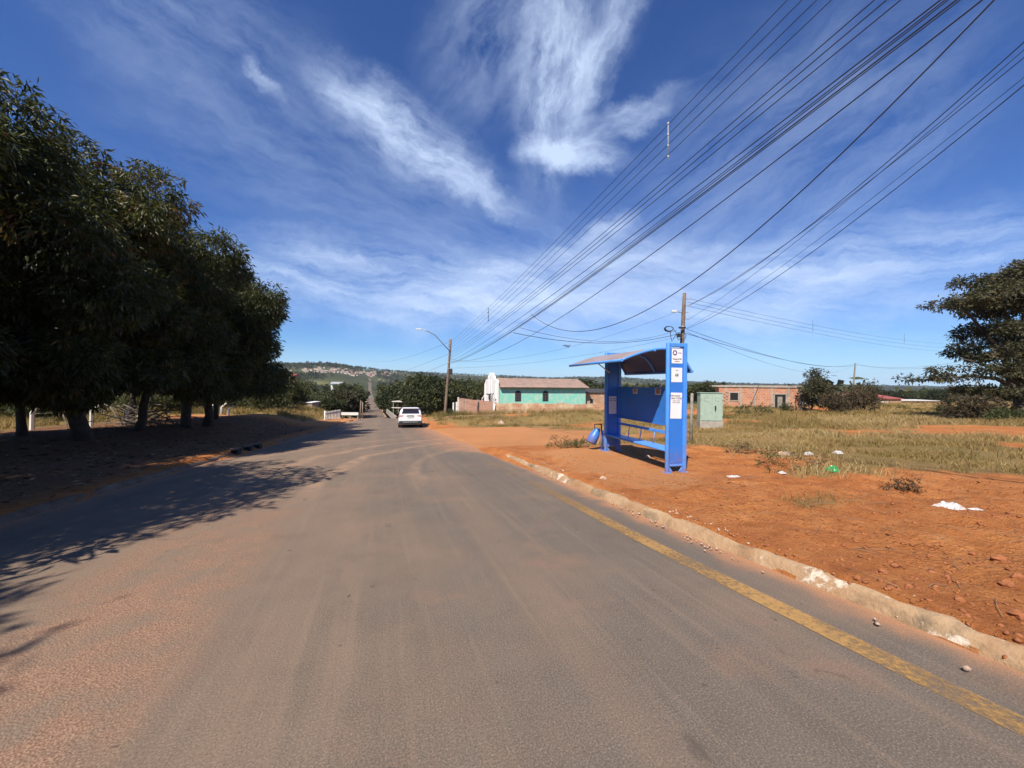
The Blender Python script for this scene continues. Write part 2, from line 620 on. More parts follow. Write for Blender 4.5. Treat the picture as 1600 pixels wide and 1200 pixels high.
def road_mat():
    """old dusty asphalt; UV = (s across, t along) in metres"""
    m, nt, b, out = new_mat('asphalt')
    uv = nt.n('ShaderNodeUVMap', uv_map='UVMap').outputs[0]
    sp = nt.n('ShaderNodeSeparateXYZ')
    nt.link(uv, sp.inputs[0])
    s, t = sp.outputs[0], sp.outputs[1]
    stretch = nt.mapping(uv, (0, 0, 0), (0, 0, 0), (1.0, .10, 1))
    lane = nt.noise(stretch, 1.1, 5, .55)
    streak = nt.noise(nt.mapping(uv, (0, 0, 0), (0, 0, 0), (1.0, .045, 1)), 3.2, 7, .62)
    streak2 = nt.noise(nt.mapping(uv, (3, 7, 0), (0, 0, 0), (1.0, .03, 1)), 9, 5, .6)
    big = nt.noise(uv, .35, 6, .6)
    mid = nt.noise(uv, 2.2, 7, .65)
    fine = nt.noise(uv, 95, 6, .8)
    grit = nt.noise(uv, 260, 3, .75)
    patch = nt.noise(uv, .9, 7, .68)
    sw = nt.math('ADD', s, nt.math('MULTIPLY', nt.math('SUBTRACT', lane, .5), 1.6))
    # greyer tarmac on the right, reddish dust to the left
    tone = nt.remap(sw, -2.4, 1.6, 0, 1, True)
    c = nt.mix(tone, (.196, .141, .100), (.134, .111, .090))
    c = nt.mix(nt.math('MULTIPLY', nt.remap(mid, .42, .66), .45), c, (.110, .086, .068))
    c = nt.mix(nt.math('MULTIPLY', nt.remap(big, .48, .66), .55), c, (.235, .158, .108))
    c = nt.mix(nt.math('MULTIPLY', nt.remap(streak, .50, .70), .20), c, (.255, .168, .108))
    c = nt.mix(nt.math('MULTIPLY', nt.remap(streak, .47, .32), .20), c, (.090, .073, .060))
    c = nt.mix(nt.math('MULTIPLY', nt.remap(streak2, .54, .66), .22), c, (.29, .20, .135))
    # band of loose reddish gravel left of centre
    bw = nt.math('ADD', s, nt.math('MULTIPLY', nt.math('SUBTRACT', big, .5), .9))
    band = nt.math('MULTIPLY', nt.remap(bw, -3.0, -2.2, 0, 1, True), nt.remap(bw, -.9, -1.5, 0, 1, True))
    band = nt.math('MULTIPLY', band, nt.remap(t, 9, 3.5, 0, 1, True))
    gv = nt.n('ShaderNodeTexVoronoi')
    nt.link(uv, gv.inputs['Vector'])
    gv.inputs['Scale'].default_value = 85
    grav = nt.mix(nt.remap(gv.outputs['Distance'], .1, .6), (.40, .255, .160), (.22, .120, .078))
    c = nt.mix(nt.math('MULTIPLY', band, nt.remap(mid, .36, .56)), c, grav)
    c = nt.mix(nt.math('MULTIPLY', nt.remap(patch, .54, .70), .55), c, (.255, .145, .098))
    c = nt.mix(nt.math('MULTIPLY', nt.remap(patch, .44, .30), .45), c, (.095, .079, .066))
    # tyre-polished strips
    for sc, wd in ((-.55, .32), (1.25, .34)):
        dd = nt.math('ABSOLUTE', nt.math('SUBTRACT', sw, sc))
        c = nt.mix(nt.math('MULTIPLY', nt.remap(dd, wd, .05, 0, 1, True), .35), c, (.225, .155, .108))
    # dust dragged out of the side street, in arcs
    ar = nt.mapping(uv, (-10.0, -8.0, 0), (0, 0, 0), (1, 1, 1))
    rr = nt.math('ADD', nt.vmath('LENGTH', ar), nt.math('MULTIPLY', nt.math('SUBTRACT', big, .5), 1.2))
    for r0, wd, am in ((11.2, .28, .8), (12.7, .32, .75), (9.4, .22, .5), (14.6, .35, .45)):
        dd = nt.math('ABSOLUTE', nt.math('SUBTRACT', rr, r0))
        am_ = nt.math('MULTIPLY', nt.remap(dd, wd, wd * .2, 0, am, True), nt.remap(mid, .36, .58))
        am_ = nt.math('MULTIPLY', am_, nt.math('MULTIPLY', nt.remap(t, 6.0, 9, 0, 1, True), nt.remap(t, 24, 18, 0, 1, True)))
        c = nt.mix(am_, c, (.36, .225, .14))
    # red soil washed over the edges and the side-street mouth
    ed = nt.n('ShaderNodeAttribute', attribute_name='edge').outputs['Fac']
    dm = nt.remap(nt.math('ADD', ed, nt.math('MULTIPLY', nt.math('SUBTRACT', mid, .5), .9)), .40, .95, 0, 1, True)
    c = nt.mix(nt.math('MULTIPLY', dm, .85), c, (.43, .205, .10))
    # speckle of aggregate and small tar spots
    c = nt.mix(nt.math('MULTIPLY', nt.remap(fine, .52, .64), .6), c, (.42, .30, .215))
    c = nt.mix(nt.math('MULTIPLY', nt.remap(fine, .48, .36), .7), c, (.055, .040, .031))
    sp2 = nt.noise(uv, 9, 3, .5)
    c = nt.mix(nt.math('MULTIPLY', nt.remap(sp2, .70, .74), .65), c, (.05, .042, .038))
    # hairline cracks and a few dark stains
    vo = nt.n('ShaderNodeTexVoronoi', feature='DISTANCE_TO_EDGE')
    nt.link(nt.vmath('ADD', uv, nt.vmath('SCALE', nt.noise(uv, 2.0, 5, .6, color=True), .55)), vo.inputs['Vector'])
    vo.inputs['Scale'].default_value = .42
    crk = nt.math('MULTIPLY', nt.remap(vo.outputs['Distance'], .0055, .0015), nt.remap(nt.noise(uv, .45, 3, .5), .60, .66))
    c = nt.mix(nt.math('MULTIPLY', crk, .6), c, (.035, .028, .024))
    sv = nt.noise(nt.mapping(uv, (11, 5, 0), (0, 0, 0), (1.0, .5, 1)), 3.1, 3, .5)
    c = nt.mix(nt.math('MULTIPLY', nt.remap(sv, .70, .75), .5), c, (.060, .050, .044))
    nt.link(c, b.inputs['Base Color'])
    b.inputs['Roughness'].default_value = .9
    b.inputs['Specular IOR Level'].default_value = .18
    bp = nt.n('ShaderNodeBump')
    bp.inputs['Strength'].default_value = .5
    bp.inputs['Distance'].default_value = .008
    hh = nt.math('ADD', nt.math('ADD', nt.math('MULTIPLY', fine, .7), nt.math('MULTIPLY', grit, .4)), nt.math('MULTIPLY', nt.math('MULTIPLY', band, gv.outputs['Distance']), -1.2))
    nt.link(hh, bp.inputs['Height'])
    nt.link(bp.outputs[0], b.inputs['Normal'])
    return m


def paint_mat():
    m, nt, b, out = new_mat('worn_yellow_paint')
    p = nt.n('ShaderNodeTexCoord').outputs['Object']
    n = nt.noise(p, 26, 7, .7)
    n2 = nt.noise(p, 1.2, 5, .6)
    wear = nt.remap(nt.math('ADD', n, nt.math('MULTIPLY', nt.math('SUBTRACT', n2, .5), .9)), .36, .64, 0.06, .85)
    nt.link(nt.mix(nt.remap(n, .3, .7), (.40, .215, .055), (.33, .20, .085)), b.inputs['Base Color'])
    b.inputs['Roughness'].default_value = .85
    sy = nt.n('ShaderNodeSeparateXYZ')
    nt.link(p, sy.inputs[0])
    wear = nt.math('MAXIMUM', wear, nt.math('MULTIPLY', nt.remap(sy.outputs[1], 3.6, 8.0), nt.remap(n2, .2, .55, .55, 1)))
    tr = nt.n('ShaderNodeBsdfTransparent')
    mx = nt.n('ShaderNodeMixShader')
    nt.link(wear, mx.inputs[0])
    nt.link(b.outputs[0], mx.inputs[1])
    nt.link(tr.outputs[0], mx.inputs[2])
    nt.link(mx.outputs[0], out.inputs[0])
    return m


def brick_mat(name, c1, c2, mortar, sx=1.0, plaster=None, pl_lo=.55, pl_hi=.65):
    m, nt, b, out = new_mat(name)
    uv = nt.n('ShaderNodeUVMap', uv_map='UVMap').outputs[0]
    br = nt.n('ShaderNodeTexBrick')
    nt.link(uv, br.inputs['Vector'])
    br.inputs['Color1'].default_value = c1 + (1,)
    br.inputs['Color2'].default_value = c2 + (1,)
    br.inputs['Mortar'].default_value = mortar + (1,)
    br.inputs['Scale'].default_value = sx
    br.inputs['Mortar Size'].default_value = .022
    br.inputs['Brick Width'].default_value = .30
    br.inputs['Row Height'].default_value = .20
    n = nt.noise(uv, 1.3, 7, .65)
    c = nt.mix(nt.remap(n, .4, .65, 0, .55), br.outputs['Color'], (.50, .33, .20), 'MIX')
    n3 = nt.noise(uv, 7, 6, .7)
    c = nt.mix(nt.remap(n3, .52, .75, 0, .6), c, (.13, .062, .040))
    if plaster:
        c = nt.mix(nt.remap(nt.noise(uv, .8, 7, .62), pl_lo, pl_hi), c, plaster)
    nt.link(c, b.inputs['Base Color'])
    b.inputs['Roughness'].default_value = .92
    bp = nt.n('ShaderNodeBump')
    bp.inputs['Strength'].default_value = .6
    bp.inputs['Distance'].default_value = .02
    nt.link(nt.math('ADD', nt.math('MULTIPLY', br.outputs['Fac'], -1.0), n3), bp.inputs['Height'])
    nt.link(bp.outputs[0], b.inputs['Normal'])
    return m


def stain_mat(name, col, stain, streak=True, lo=.45, hi=.7, amt=.6, rough=.85):
    """painted render streaked by rain"""
    m, nt, b, out = new_mat(name)
    uv = nt.n('ShaderNodeUVMap', uv_map='UVMap').outputs[0]
    q = nt.mapping(uv, scale=(1.6, .30 if streak else 1.6, 1))
    n = nt.noise(q, 1.0, 9, .7)
    n2 = nt.noise(uv, 9, 6, .7)
    c = nt.mix(nt.math('MULTIPLY', nt.remap(n, lo, hi), amt), col, stain)
    c = nt.mix(nt.remap(n2, .5, .75, 0, .35), c, tuple(x * .55 for x in col))
    nt.link(c, b.inputs['Base Color'])
    b.inputs['Roughness'].default_value = rough
    return m


SOIL = ground_mat()
ASPHALT = road_mat()
YELLOW = paint_mat()
KERB = mat('kerb_concrete', (.42, .285, .165), .94, 0, 2.2, bump=1.0, bscale=18, col2=(.30, .165, .080), dirt=(.085, .072, .048), dirt_amt=.75, dscale=3.2)
_nt = NT.__new__(NT); _nt.t = KERB.node_tree
_b = [n for n in KERB.node_tree.nodes if n.type == 'BSDF_PRINCIPLED'][0]
_tc = [n for n in KERB.node_tree.nodes if n.type == 'TEX_COORD'][0].outputs['Object']
_c0 = _b.inputs['Base Color'].links[0].from_socket
_nt.link(_nt.mix(_nt.remap(_nt.noise(_tc, 3.4, 9, .72), .57, .63, 0, .9), _c0, (.60, .52, .42)), _b.inputs['Base Color'])
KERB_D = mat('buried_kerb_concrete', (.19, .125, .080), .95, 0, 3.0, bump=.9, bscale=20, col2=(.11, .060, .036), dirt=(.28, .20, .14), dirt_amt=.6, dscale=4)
CONC = mat('concrete', (.40, .35, .29), .9, 0, 4, bump=.4, col2=(.26, .22, .18))
BLUE = mat('blue_paint', (.030, .185, .62), .42, .12, 3.0, dirt=(.10, .15, .30), dirt_amt=.35, dscale=2.5, spec=.5)
BLUE_LT = mat('blue_tube_paint', (.075, .30, .80), .40, .15, 5.0, dirt=(.20, .13, .10), dirt_amt=.30, dscale=5)
for _m in (BLUE, BLUE_LT):
    _nt = NT.__new__(NT); _nt.t = _m.node_tree
    _b = [n for n in _m.node_tree.nodes if n.type == 'BSDF_PRINCIPLED'][0]
    _tc = [n for n in _m.node_tree.nodes if n.type == 'TEX_COORD'][0].outputs['Object']
    _c0 = _b.inputs['Base Color'].links[0].from_socket
    _sp = _nt.n('ShaderNodeSeparateXYZ')
    _nt.link(_tc, _sp.inputs[0])
    _d = _nt.math('MULTIPLY', _nt.remap(_sp.outputs[2], .55, .0), _nt.remap(_nt.noise(_tc, 9, 7, .7), .35, .65))
    _c1 = _nt.mix(_nt.math('MULTIPLY', _d, .75), _c0, (.30, .13, .065))
    _sc = _nt.noise(_nt.mapping(_tc, scale=(3, 3, .6)), 22, 5, .75)
    _nt.link(_nt.mix(_nt.remap(_sc, .66, .72, 0, .5), _c1, (.35, .40, .50)), _b.inputs['Base Color'])
ROOFTOP = mat('faded_polycarbonate', (.34, .245, .215), .5, .25, 2.0, dirt=(.42, .32, .27), dirt_amt=.6)
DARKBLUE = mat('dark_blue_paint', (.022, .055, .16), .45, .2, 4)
PAPER = mat('paper', (.78, .77, .75), .6, .06, 8)
PRINT = mat('dark_ink', (.035, .030, .055), .7, .2, 20)
PURPLE = mat('purple_ink', (.060, .035, .22), .7, .2, 20)
POSTER = mat('faded_print', (.42, .26, .18), .7, 0, 30, col2=(.20, .17, .18))
WOODPOLE = mat('weathered_wood_pole', (.215, .150, .100), .9, 0, 5, bump=.6, bscale=12, col2=(.125, .090, .065))
CONCPOLE = mat('grey_concrete_pole', (.27, .235, .19), .9, 0, 5, bump=.3, col2=(.18, .15, .12))
STEEL = mat('galvanised_steel', (.34, .35, .36), .45, .2, 8, metal=.7)
BLACK = mat('black_rubber', (.018, .018, .019), .6, .2, 10)
CABLE = mat('black_cable', (.020, .021, .025), .6, .1, 10)
CERAMIC = mat('grey_insulator', (.45, .45, .42), .3, .1, 10)
LAMPW = mat('lamp_housing', (.62, .63, .62), .4, .1, 10)
SAGE = mat('sage_green_paint', (.34, .435, .345), .55, .12, 2.5, dirt=(.22, .22, .17), dirt_amt=.45, dscale=4)
WHITE = stain_mat('white_render', (.80, .78, .74), (.50, .47, .42), amt=.5)
MINT = stain_mat('mint_render', (.22, .60, .47), (.48, .60, .49), streak=False, lo=.45, hi=.62, amt=.9)
TILE = mat('clay_tiles', (.33, .215, .165), .9, 0, 1.2, col2=(.22, .150, .120), bump=.8, bscale=6)
BRICK_O = brick_mat('orange_brick', (.46, .185, .085), (.36, .135, .065), (.42, .33, .24), plaster=(.55, .42, .27), pl_lo=.48, pl_hi=.62)
BRICK_R = brick_mat('red_brick', (.54, .185, .085), (.40, .120, .062), (.44, .33, .25), plaster=(.50, .27, .17), pl_lo=.62, pl_hi=.72)
BRICK_P = brick_mat('pink_brick', (.44, .19, .13), (.37, .15, .11), (.47, .36, .29))
DARK = mat('dark_opening', (.012, .011, .012), .9, .3, 3)
GRILLE = mat('grey_window_grille', (.145, .125, .145), .6, .3, 12)
DARKROOF = mat('dark_roof_sheet', (.055, .045, .042), .8, .3, 6)
REDROOF = mat('red_roof_sheet', (.36, .085, .065), .8, .3, 1.5)
WHITEROOF = mat('pale_roof_sheet', (.62, .58, .52), .8, .2, 1.5)
GREYWOOD = mat('grey_fence_wood', (.30, .265, .22), .9, 0, 6, col2=(.19, .165, .135), bump=.4)
BARK = mat('bark', (.075, .056, .042), .95, 0, 4, col2=(.038, .029, .023), bump=1.0, bscale=14)
BARK_G = mat('grey_bark', (.16, .13, .10), .95, 0, 4, col2=(.085, .070, .055), bump=.8, bscale=14)
WHITEPAINT = mat('white_limewash', (.72, .70, .66), .85, .15, 5, dirt=(.36, .22, .14), dirt_amt=.5, dscale=6)
CARPAINT = mat('white_car_paint', (.78, .78, .78), .22, .04, 3, dirt=(.55, .45, .36), dirt_amt=.25)
CARGLASS = mat('tinted_car_glass', (.020, .016, .020), .08, .1, 3, spec=.8)
CARBLACK = mat('car_black_plastic', (.025, .025, .027), .55, .2, 8)
CARRED = mat('tail_light_red', (.30, .012, .016), .25, .1, 4)
RIM = mat('alloy_rim', (.38, .38, .39), .35, .1, 8, metal=.6)
BAGW = mat('white_plastic_bag', (.50, .48, .46), .45, .15, 12, dirt=(.45, .28, .18), dirt_amt=.4, dscale=8)
BAGG = mat('green_plastic_wrapper', (.030, .32, .090), .35, .3, 14)
STONE = mat('red_clod', (.38, .135, .046), .95, 0, 5, col2=(.20, .066, .025), bump=1, bscale=14)
STONE_P = mat('pale_stone', (.50, .36, .26), .9, .3, 6, bump=.6)
BARREL = mat('black_gap', (.010, .010, .011), .9, .2, 5)
TWIG = mat('dry_twigs', (.30, .205, .125), .95, .4, 8)

MANGO = leaf_mat('mango_leaves', [(0, (.022, .029, .009)), (.40, (.042, .052, .014)), (.66, (.078, .080, .020)), (.82, (.13, .112, .028)), (.91, (.17, .095, .030)), (1, (.17, .065, .028))], .20, .46, .30)
OLIVE = leaf_mat('dry_olive_leaves', [(0, (.036, .035, .018)), (.5, (.070, .064, .032)), (.8, (.11, .092, .045)), (1, (.15, .115, .06))], .18, .6, .25)
GREEN = leaf_mat('bush_leaves', [(0, (.034, .042, .015)), (.5, (.068, .076, .026)), (.8, (.115, .112, .036)), (1, (.16, .14, .05))], .22, .55, .3)
BROWNL = leaf_mat('dry_brown_leaves', [(0, (.050, .036, .022)), (.5, (.092, .066, .038)), (1, (.15, .11, .06))], .18, .7, .2)
WOODS = leaf_mat('far_wood_leaves', [(0, (.026, .033, .016)), (.5, (.046, .055, .024)), (.8, (.072, .078, .032)), (1, (.12, .105, .05))], .1, .8, .1)
BLADES = leaf_mat('field_grass', [(0, (.085, .088, .026)), (.22, (.150, .130, .040)), (.45, (.255, .178, .066)), (.75, (.36, .235, .092)), (1, (.47, .34, .16))], .28, .7, .15)


# ------------------------------------------------------------------ ground sheet
def seg(*parts):
    out = []
    for a, b, st in parts:
        n = max(1, int(round((b - a) / st)))
        out += list(np.linspace(a, b, n, endpoint=False))
    return out


def geo(a, b, first, ratio):
    out, x, st = [], a, first
    while x < b:
        out.append(x)
        st *= ratio
        x += st
    out.append(b)
    return out


S_POS = seg((-4.6, 3.35, .45), (3.35, 3.6, .06), (3.6, 8.6, .085), (8.6, 14, .25), (14, 30, .6)) + geo(30, 4800, .7, 1.055)
S_NEG = [-x for x in geo(14, 3200, .6, 1.065)][::-1] + seg((-14, -5.4, .35), (-5.4, -4.6, .08))
SL = np.array(S_NEG + S_POS)
TL = np.array([-x for x in geo(4, 160, .5, 1.2)][::-1][:-1] + seg((-4, -1, .25), (-1, 9.5, .085), (9.5, 34, .22), (34, 110, .9)) + geo(110, 4600, 1.2, 1.03))
TT, SS = np.meshgrid(TL, SL, indexing='ij')
GX, GY = xy(TT, SS)
GZ = ground(GX, GY)
nt_, ns_ = TT.shape
idx = np.arange(nt_ * ns_).reshape(nt_, ns_)
gf = np.stack([idx[:-1, :-1], idx[1:, :-1], idx[1:, 1:], idx[:-1, 1:]], -1).reshape(-1, 4)[:, ::-1]


def masks(X, Y):
    """how grassy / pale / littered the soil is at a point of the place"""
    t, s = ts(X, Y)
    dl, dr = edgeL(t) - s, s - edgeR(t)
    n1, n2 = fbm(X * .35, Y * .35, 41), fbm(X * 1.3, Y * 1.3, 43)
    nn = n1 * 1.6 + n2 * .9
    # right: bare strip along the road, the side street, then field
    bound = np.interp(t, [-20, 2, 5, 8, 10, 12, 14, 27, 30, 36, 60], [14, 12.2, 9.6, 9.2, 8.4, 6.9, 14, 9.5, 3.6, 2.9, 1.6]) - 0.0
    g = sm(-.9, .9, (s - bound - np.where(t > 29, 1.2, 0)) * .42 + nn * 1.1)
    patch = np.exp(-(((t - 12.3) / 1.0) ** 2 + ((s - 7.1) / 1.1) ** 2))
    patch2 = np.exp(-(((t - 3.7) / .40) ** 2 + ((s - 6.0) / .75) ** 2)) * 1.2
    patch3 = np.exp(-(((t - 5.3) / .6) ** 2 + ((s - 8.0) / .9) ** 2)) * .8
    track = np.exp(-(((t - 1.6 - (s - 9) * .06) / 1.1) ** 2)) * sm(8.5, 11, s) * (1 - sm(17, 22, s))
    bare = sm(.08, .30, fbm(X * .18, Y * .18, 77) + fbm(X * .7, Y * .7, 79) * .3) * sm(9, 13, s) * .9
    gr = np.clip(g * (1 - .85 * track) * (1 - bare) + (patch * 1.3 + patch2 + patch3) * (.6 + n2), 0, 1)
    # left: leaf litter in the shade, grass beyond the trees
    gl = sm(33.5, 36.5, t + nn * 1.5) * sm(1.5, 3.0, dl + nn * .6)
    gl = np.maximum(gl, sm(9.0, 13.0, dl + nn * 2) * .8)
    grass = np.where(dr > 0, gr, np.where(dl > 0, gl, 0))
    streetp = sm(12.3, 14.2, t) * (1 - sm(25.5, 29.5, t)) * (1 - sm(9, 15, s))
    padp = np.exp(-(((X - 2.2) * .968 + (Y - 9.0) * .249) / 1.3) ** 2) * (1 - sm(2.0, 3.4, np.abs((X - 2.8) * -.249 + (Y - 9.2) * .968)))
    pale = np.where(dr > 0, np.clip(streetp * 1.0 + padp * .95, 0, 1), sm(31, 36, t) * .8)
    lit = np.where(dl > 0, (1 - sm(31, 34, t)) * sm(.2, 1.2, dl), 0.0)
    return grass, pale, lit


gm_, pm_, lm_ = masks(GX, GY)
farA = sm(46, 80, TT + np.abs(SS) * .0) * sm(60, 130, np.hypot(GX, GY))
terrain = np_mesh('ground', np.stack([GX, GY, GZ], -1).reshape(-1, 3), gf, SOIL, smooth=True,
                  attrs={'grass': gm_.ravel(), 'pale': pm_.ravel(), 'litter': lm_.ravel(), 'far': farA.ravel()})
tag(terrain, kind='structure')

# ------------------------------------------------------------------ road, worn line, kerbs
RT = np.array(seg((-30, -4, 1), (-4, 12, .25), (12, 60, .5), (60, 140, 1.5)) + geo(140, 1150, 3, 1.05))
NW = 28
rv, ruv, red_ = [], [], []
for t in RT:
    l, r = float(edgeL(t)), float(edgeR(t))
    st = 1 - float(sm(11.6, 13.4, t)) * (1 - float(sm(27, 31, t)))
    for j in range(NW):
        f = j / (NW - 1)
        s = l + (r - l) * f
        x, y = xy(t, s)
        z = float(PZ(t)) + .03 * (1 - (2 * f - 1) ** 2) - .02
        if t > 420:
            z = max(z, gz(x, y) + .15)
        rv.append((x, y, z))
        ruv.append((s if t < 50 else s - (l + r) / 2, t))
        e = math.exp(-(s - l) / .45) * .9 + math.exp(-(r - s) / (.40 + 2.3 * (1 - st))) * (.95)
        red_.append(min(1, e))
ri = np.arange(len(RT) * NW).reshape(len(RT), NW)
rf = np.stack([ri[:-1, :-1], ri[:-1, 1:], ri[1:, 1:], ri[1:, :-1]], -1).reshape(-1, 4)
road = np_mesh('road', rv, rf, ASPHALT, smooth=True, attrs={'edge': red_}, uv=ruv)
tag(road, kind='structure')


def road_z(t, s):
    l, r = float(edgeL(t)), float(edgeR(t))
    f = (s - l) / (r - l)
    return float(PZ(t)) + .03 * (1 - (2 * f - 1) ** 2) - .02


yl = MB()
rows = []
for t in np.arange(-6, 11.5, .25):
    w = .095
    sc0 = float(edgeR(t)) - .625 - .02 * math.sin(t * .7)
    rows.append([(*xy(t, s), road_z(t, s) + .005) for s in (sc0 - w, sc0, sc0 + w)])
yl.sheet(rows)
tag(yl.build('road_marking', YELLOW), kind='structure')


def kerb(name, path, w, h, seed, lean=.04, mat_=KERB):
    """path: (t, s, side) along the road edge; side=+1 soil to the right"""
    rows = []
    for i, (t, s, nx, ny) in enumerate(path):
        x, y = xy(t, s)
        zb = float(PZ(t)) - .02
        k = float(fbm(i * .33, seed, seed)) * .020
        k2 = float(fbm(i * .9, seed + 3, seed)) * .03
        # outward normal in ts -> xy
        ox, oy = nx * UX + ny * VX, nx * UY + ny * VY
        if lean > 0:
            jn = (i * 7 + int(seed)) % 50
            ch = max(0.0, float(fbm(i * .55, seed + 9, seed)) - .14) * .13
            h_ = h * (1 + .05 * math.sin(int(i / 7.3) * 2.1 + seed)) - ch
            if i % 7 == 0:
                h_ -= .014
                k -= .008
        else:
            h_ = h
        prof = [(-.03 + k2, -.05), (-.012 + k2, .012), (lean * .6 + k, h_ * .62 + k), (lean + k, h_ - .02 + k2), (lean + .03, h_ + k2 * .6), (w * .7, h_ + .004 + k * .6), (w + k, h_ - .010), (w + .03, h_ - .12)]
        rows.append([(x + ox * a, y + oy * a, zb + b) for a, b in prof])
    mb = MB()
    mb.sheet(rows)
    return tag(mb.build(name, mat_), kind='structure')


pr = [(t, float(edgeR(t)), 0, 1) for t in np.arange(-6, 10.4, .13)]
for a in np.linspace(0, 80, 16):                                     # turns into the side street
    pr.append((10.4 + 2.0 * math.sin(R(a)), 3.31 + 2.0 * (1 - math.cos(R(a))), -math.sin(R(a)), math.cos(R(a))))
kerb('kerb', pr, .17, .115, 5)
pl = [(t, float(edgeL(t)), 0, -1) for t in np.arange(-4, 41, .3)]
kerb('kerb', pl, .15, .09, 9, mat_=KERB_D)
pf = [(t, float(edgeR(t)), 0, 1) for t in np.arange(30.5, 44, .4)]
kerb('kerb', pf, .16, .13, 13)
FARK = mat('dusty_kerb', (.46, .27, .15), .95, .2, 2)
for sd, ef in ((-1, edgeL), (1, edgeR)):
    kerb('kerb', [(t, float(ef(t)), 0, sd) for t in np.arange(70, 300, 3)], .9, .14, 17 + sd, mat_=FARK)

# ------------------------------------------------------------------ foliage builder
def leaf_cloud(name, blobs, n_cl, per, ll, lw, mats, parent=None, droop=.35, shell=.55, seed=0, spread=.9, tint_bias=None, flat=0.0, squash=1.0):
    """thousands of small pointed leaves in sprays through a set of (x,y,z,rx,ry,rz) lumps"""
    rg = np.random.default_rng(seed)
    B = np.array(blobs, dtype=float)
    vol = (B[:, 3] * B[:, 4] * B[:, 5]) ** (2 / 3)
    bi = rg.choice(len(B), n_cl, p=vol / vol.sum())
    d = rg.normal(size=(n_cl, 3))
    d /= np.linalg.norm(d, axis=1, keepdims=True)
    rad = 1 - shell * rg.random(n_cl) ** 1.6
    cpos = B[bi, :3] + d * B[bi, 3:6] * rad[:, None]
    ctint = np.clip(rg.beta(1.6, 2.6, n_cl), 0, 1)
    bt = rg.normal(0, .10, len(B))[bi]
    n = n_cl * per
    ci = np.repeat(np.arange(n_cl), per)
    dirs = d[ci] * .55 + rg.normal(size=(n, 3)) * spread * .6
    dirs[:, 2] -= droop
    dirs[:, 2] *= squash
    dirs /= np.linalg.norm(dirs, axis=1, keepdims=True) + 1e-9
    ln = ll * (.6 + .8 * rg.random(n))
    w = lw * (.7 + .6 * rg.random(n))
    base = cpos[ci] + dirs * (ln * .25)[:, None] + rg.normal(size=(n, 3)) * ll * .35
    ref = rg.normal(size=(n, 3))
    if flat:
        ref = ref * (1 - flat) + np.array([0, 0, 1.0]) * flat
    nrm = ref - dirs * (ref * dirs).sum(1, keepdims=True)
    nrm /= np.linalg.norm(nrm, axis=1, keepdims=True) + 1e-9
    side = np.cross(dirs, nrm)
    tip = base + dirs * ln[:, None]
    midp = base + dirs * (ln * .45)[:, None]
    fold = nrm * (w * .25)[:, None]
    lft = midp + side * (w * .5)[:, None] + fold
    rgt = midp - side * (w * .5)[:, None] + fold
    tip = tip - np.array([0, 0, 1.0]) * (ln * .12)[:, None]
    V = np.stack([base, lft, tip, rgt], 1).reshape(-1, 3)
    k = np.arange(n) * 4
    Fc = np.concatenate([np.stack([k, k + 1, k + 2], 1), np.stack([k, k + 2, k + 3], 1)])
    tn = np.clip(ctint[ci] + bt[ci] + rg.normal(0, .08, n), 0, 1)
    return np_mesh(name, V, Fc, mats, parent, attrs={'tint': np.repeat(tn, 4)})


def limb_paths(rg, base, height, n_limb, reach, r0, lean=(0, 0)):
    """trunk and limbs as tapered polylines"""
    top = Vector((base[0] + lean[0], base[1] + lean[1], base[2] + height))
    paths = []
    pts = [Vector(base) + (top - Vector(base)) * f + Vector((rg.normal(0, .05), rg.normal(0, .05), 0)) * (1 if 0 < f < 1 else 0) for f in np.linspace(0, 1, 6)]
    paths.append((pts, [r0 * 1.45, r0 * 1.05, r0 * .95, r0 * .85, r0 * .75, r0 * .6]))
    for k in range(n_limb):
        a = 2 * math.pi * (k + rg.random() * .6) / n_limb
        st = pts[3 + k % 3]
        ln = reach * (.7 + .5 * rg.random())
        el = .35 + .9 * rg.random()
        p, q, rr = st.copy(), [st.copy()], [r0 * .45]
        dv = Vector((math.cos(a) * math.cos(el), math.sin(a) * math.cos(el), math.sin(el)))
        for i in range(5):
            dv = (dv + Vector((rg.normal(0, .18), rg.normal(0, .18), rg.normal(0, .12)))).normalized()
            p = p + dv * ln / 5
            q.append(p.copy())
            rr.append(r0 * .45 * (1 - (i + 1) / 5.6))
        paths.append((q, rr))
    return paths


def trunk(name, paths, m, parent, n=9):
    mb = MB()
    for q, rr in paths:
        mb.tube(q, rr, n)
    return mb.build(name, m, parent)


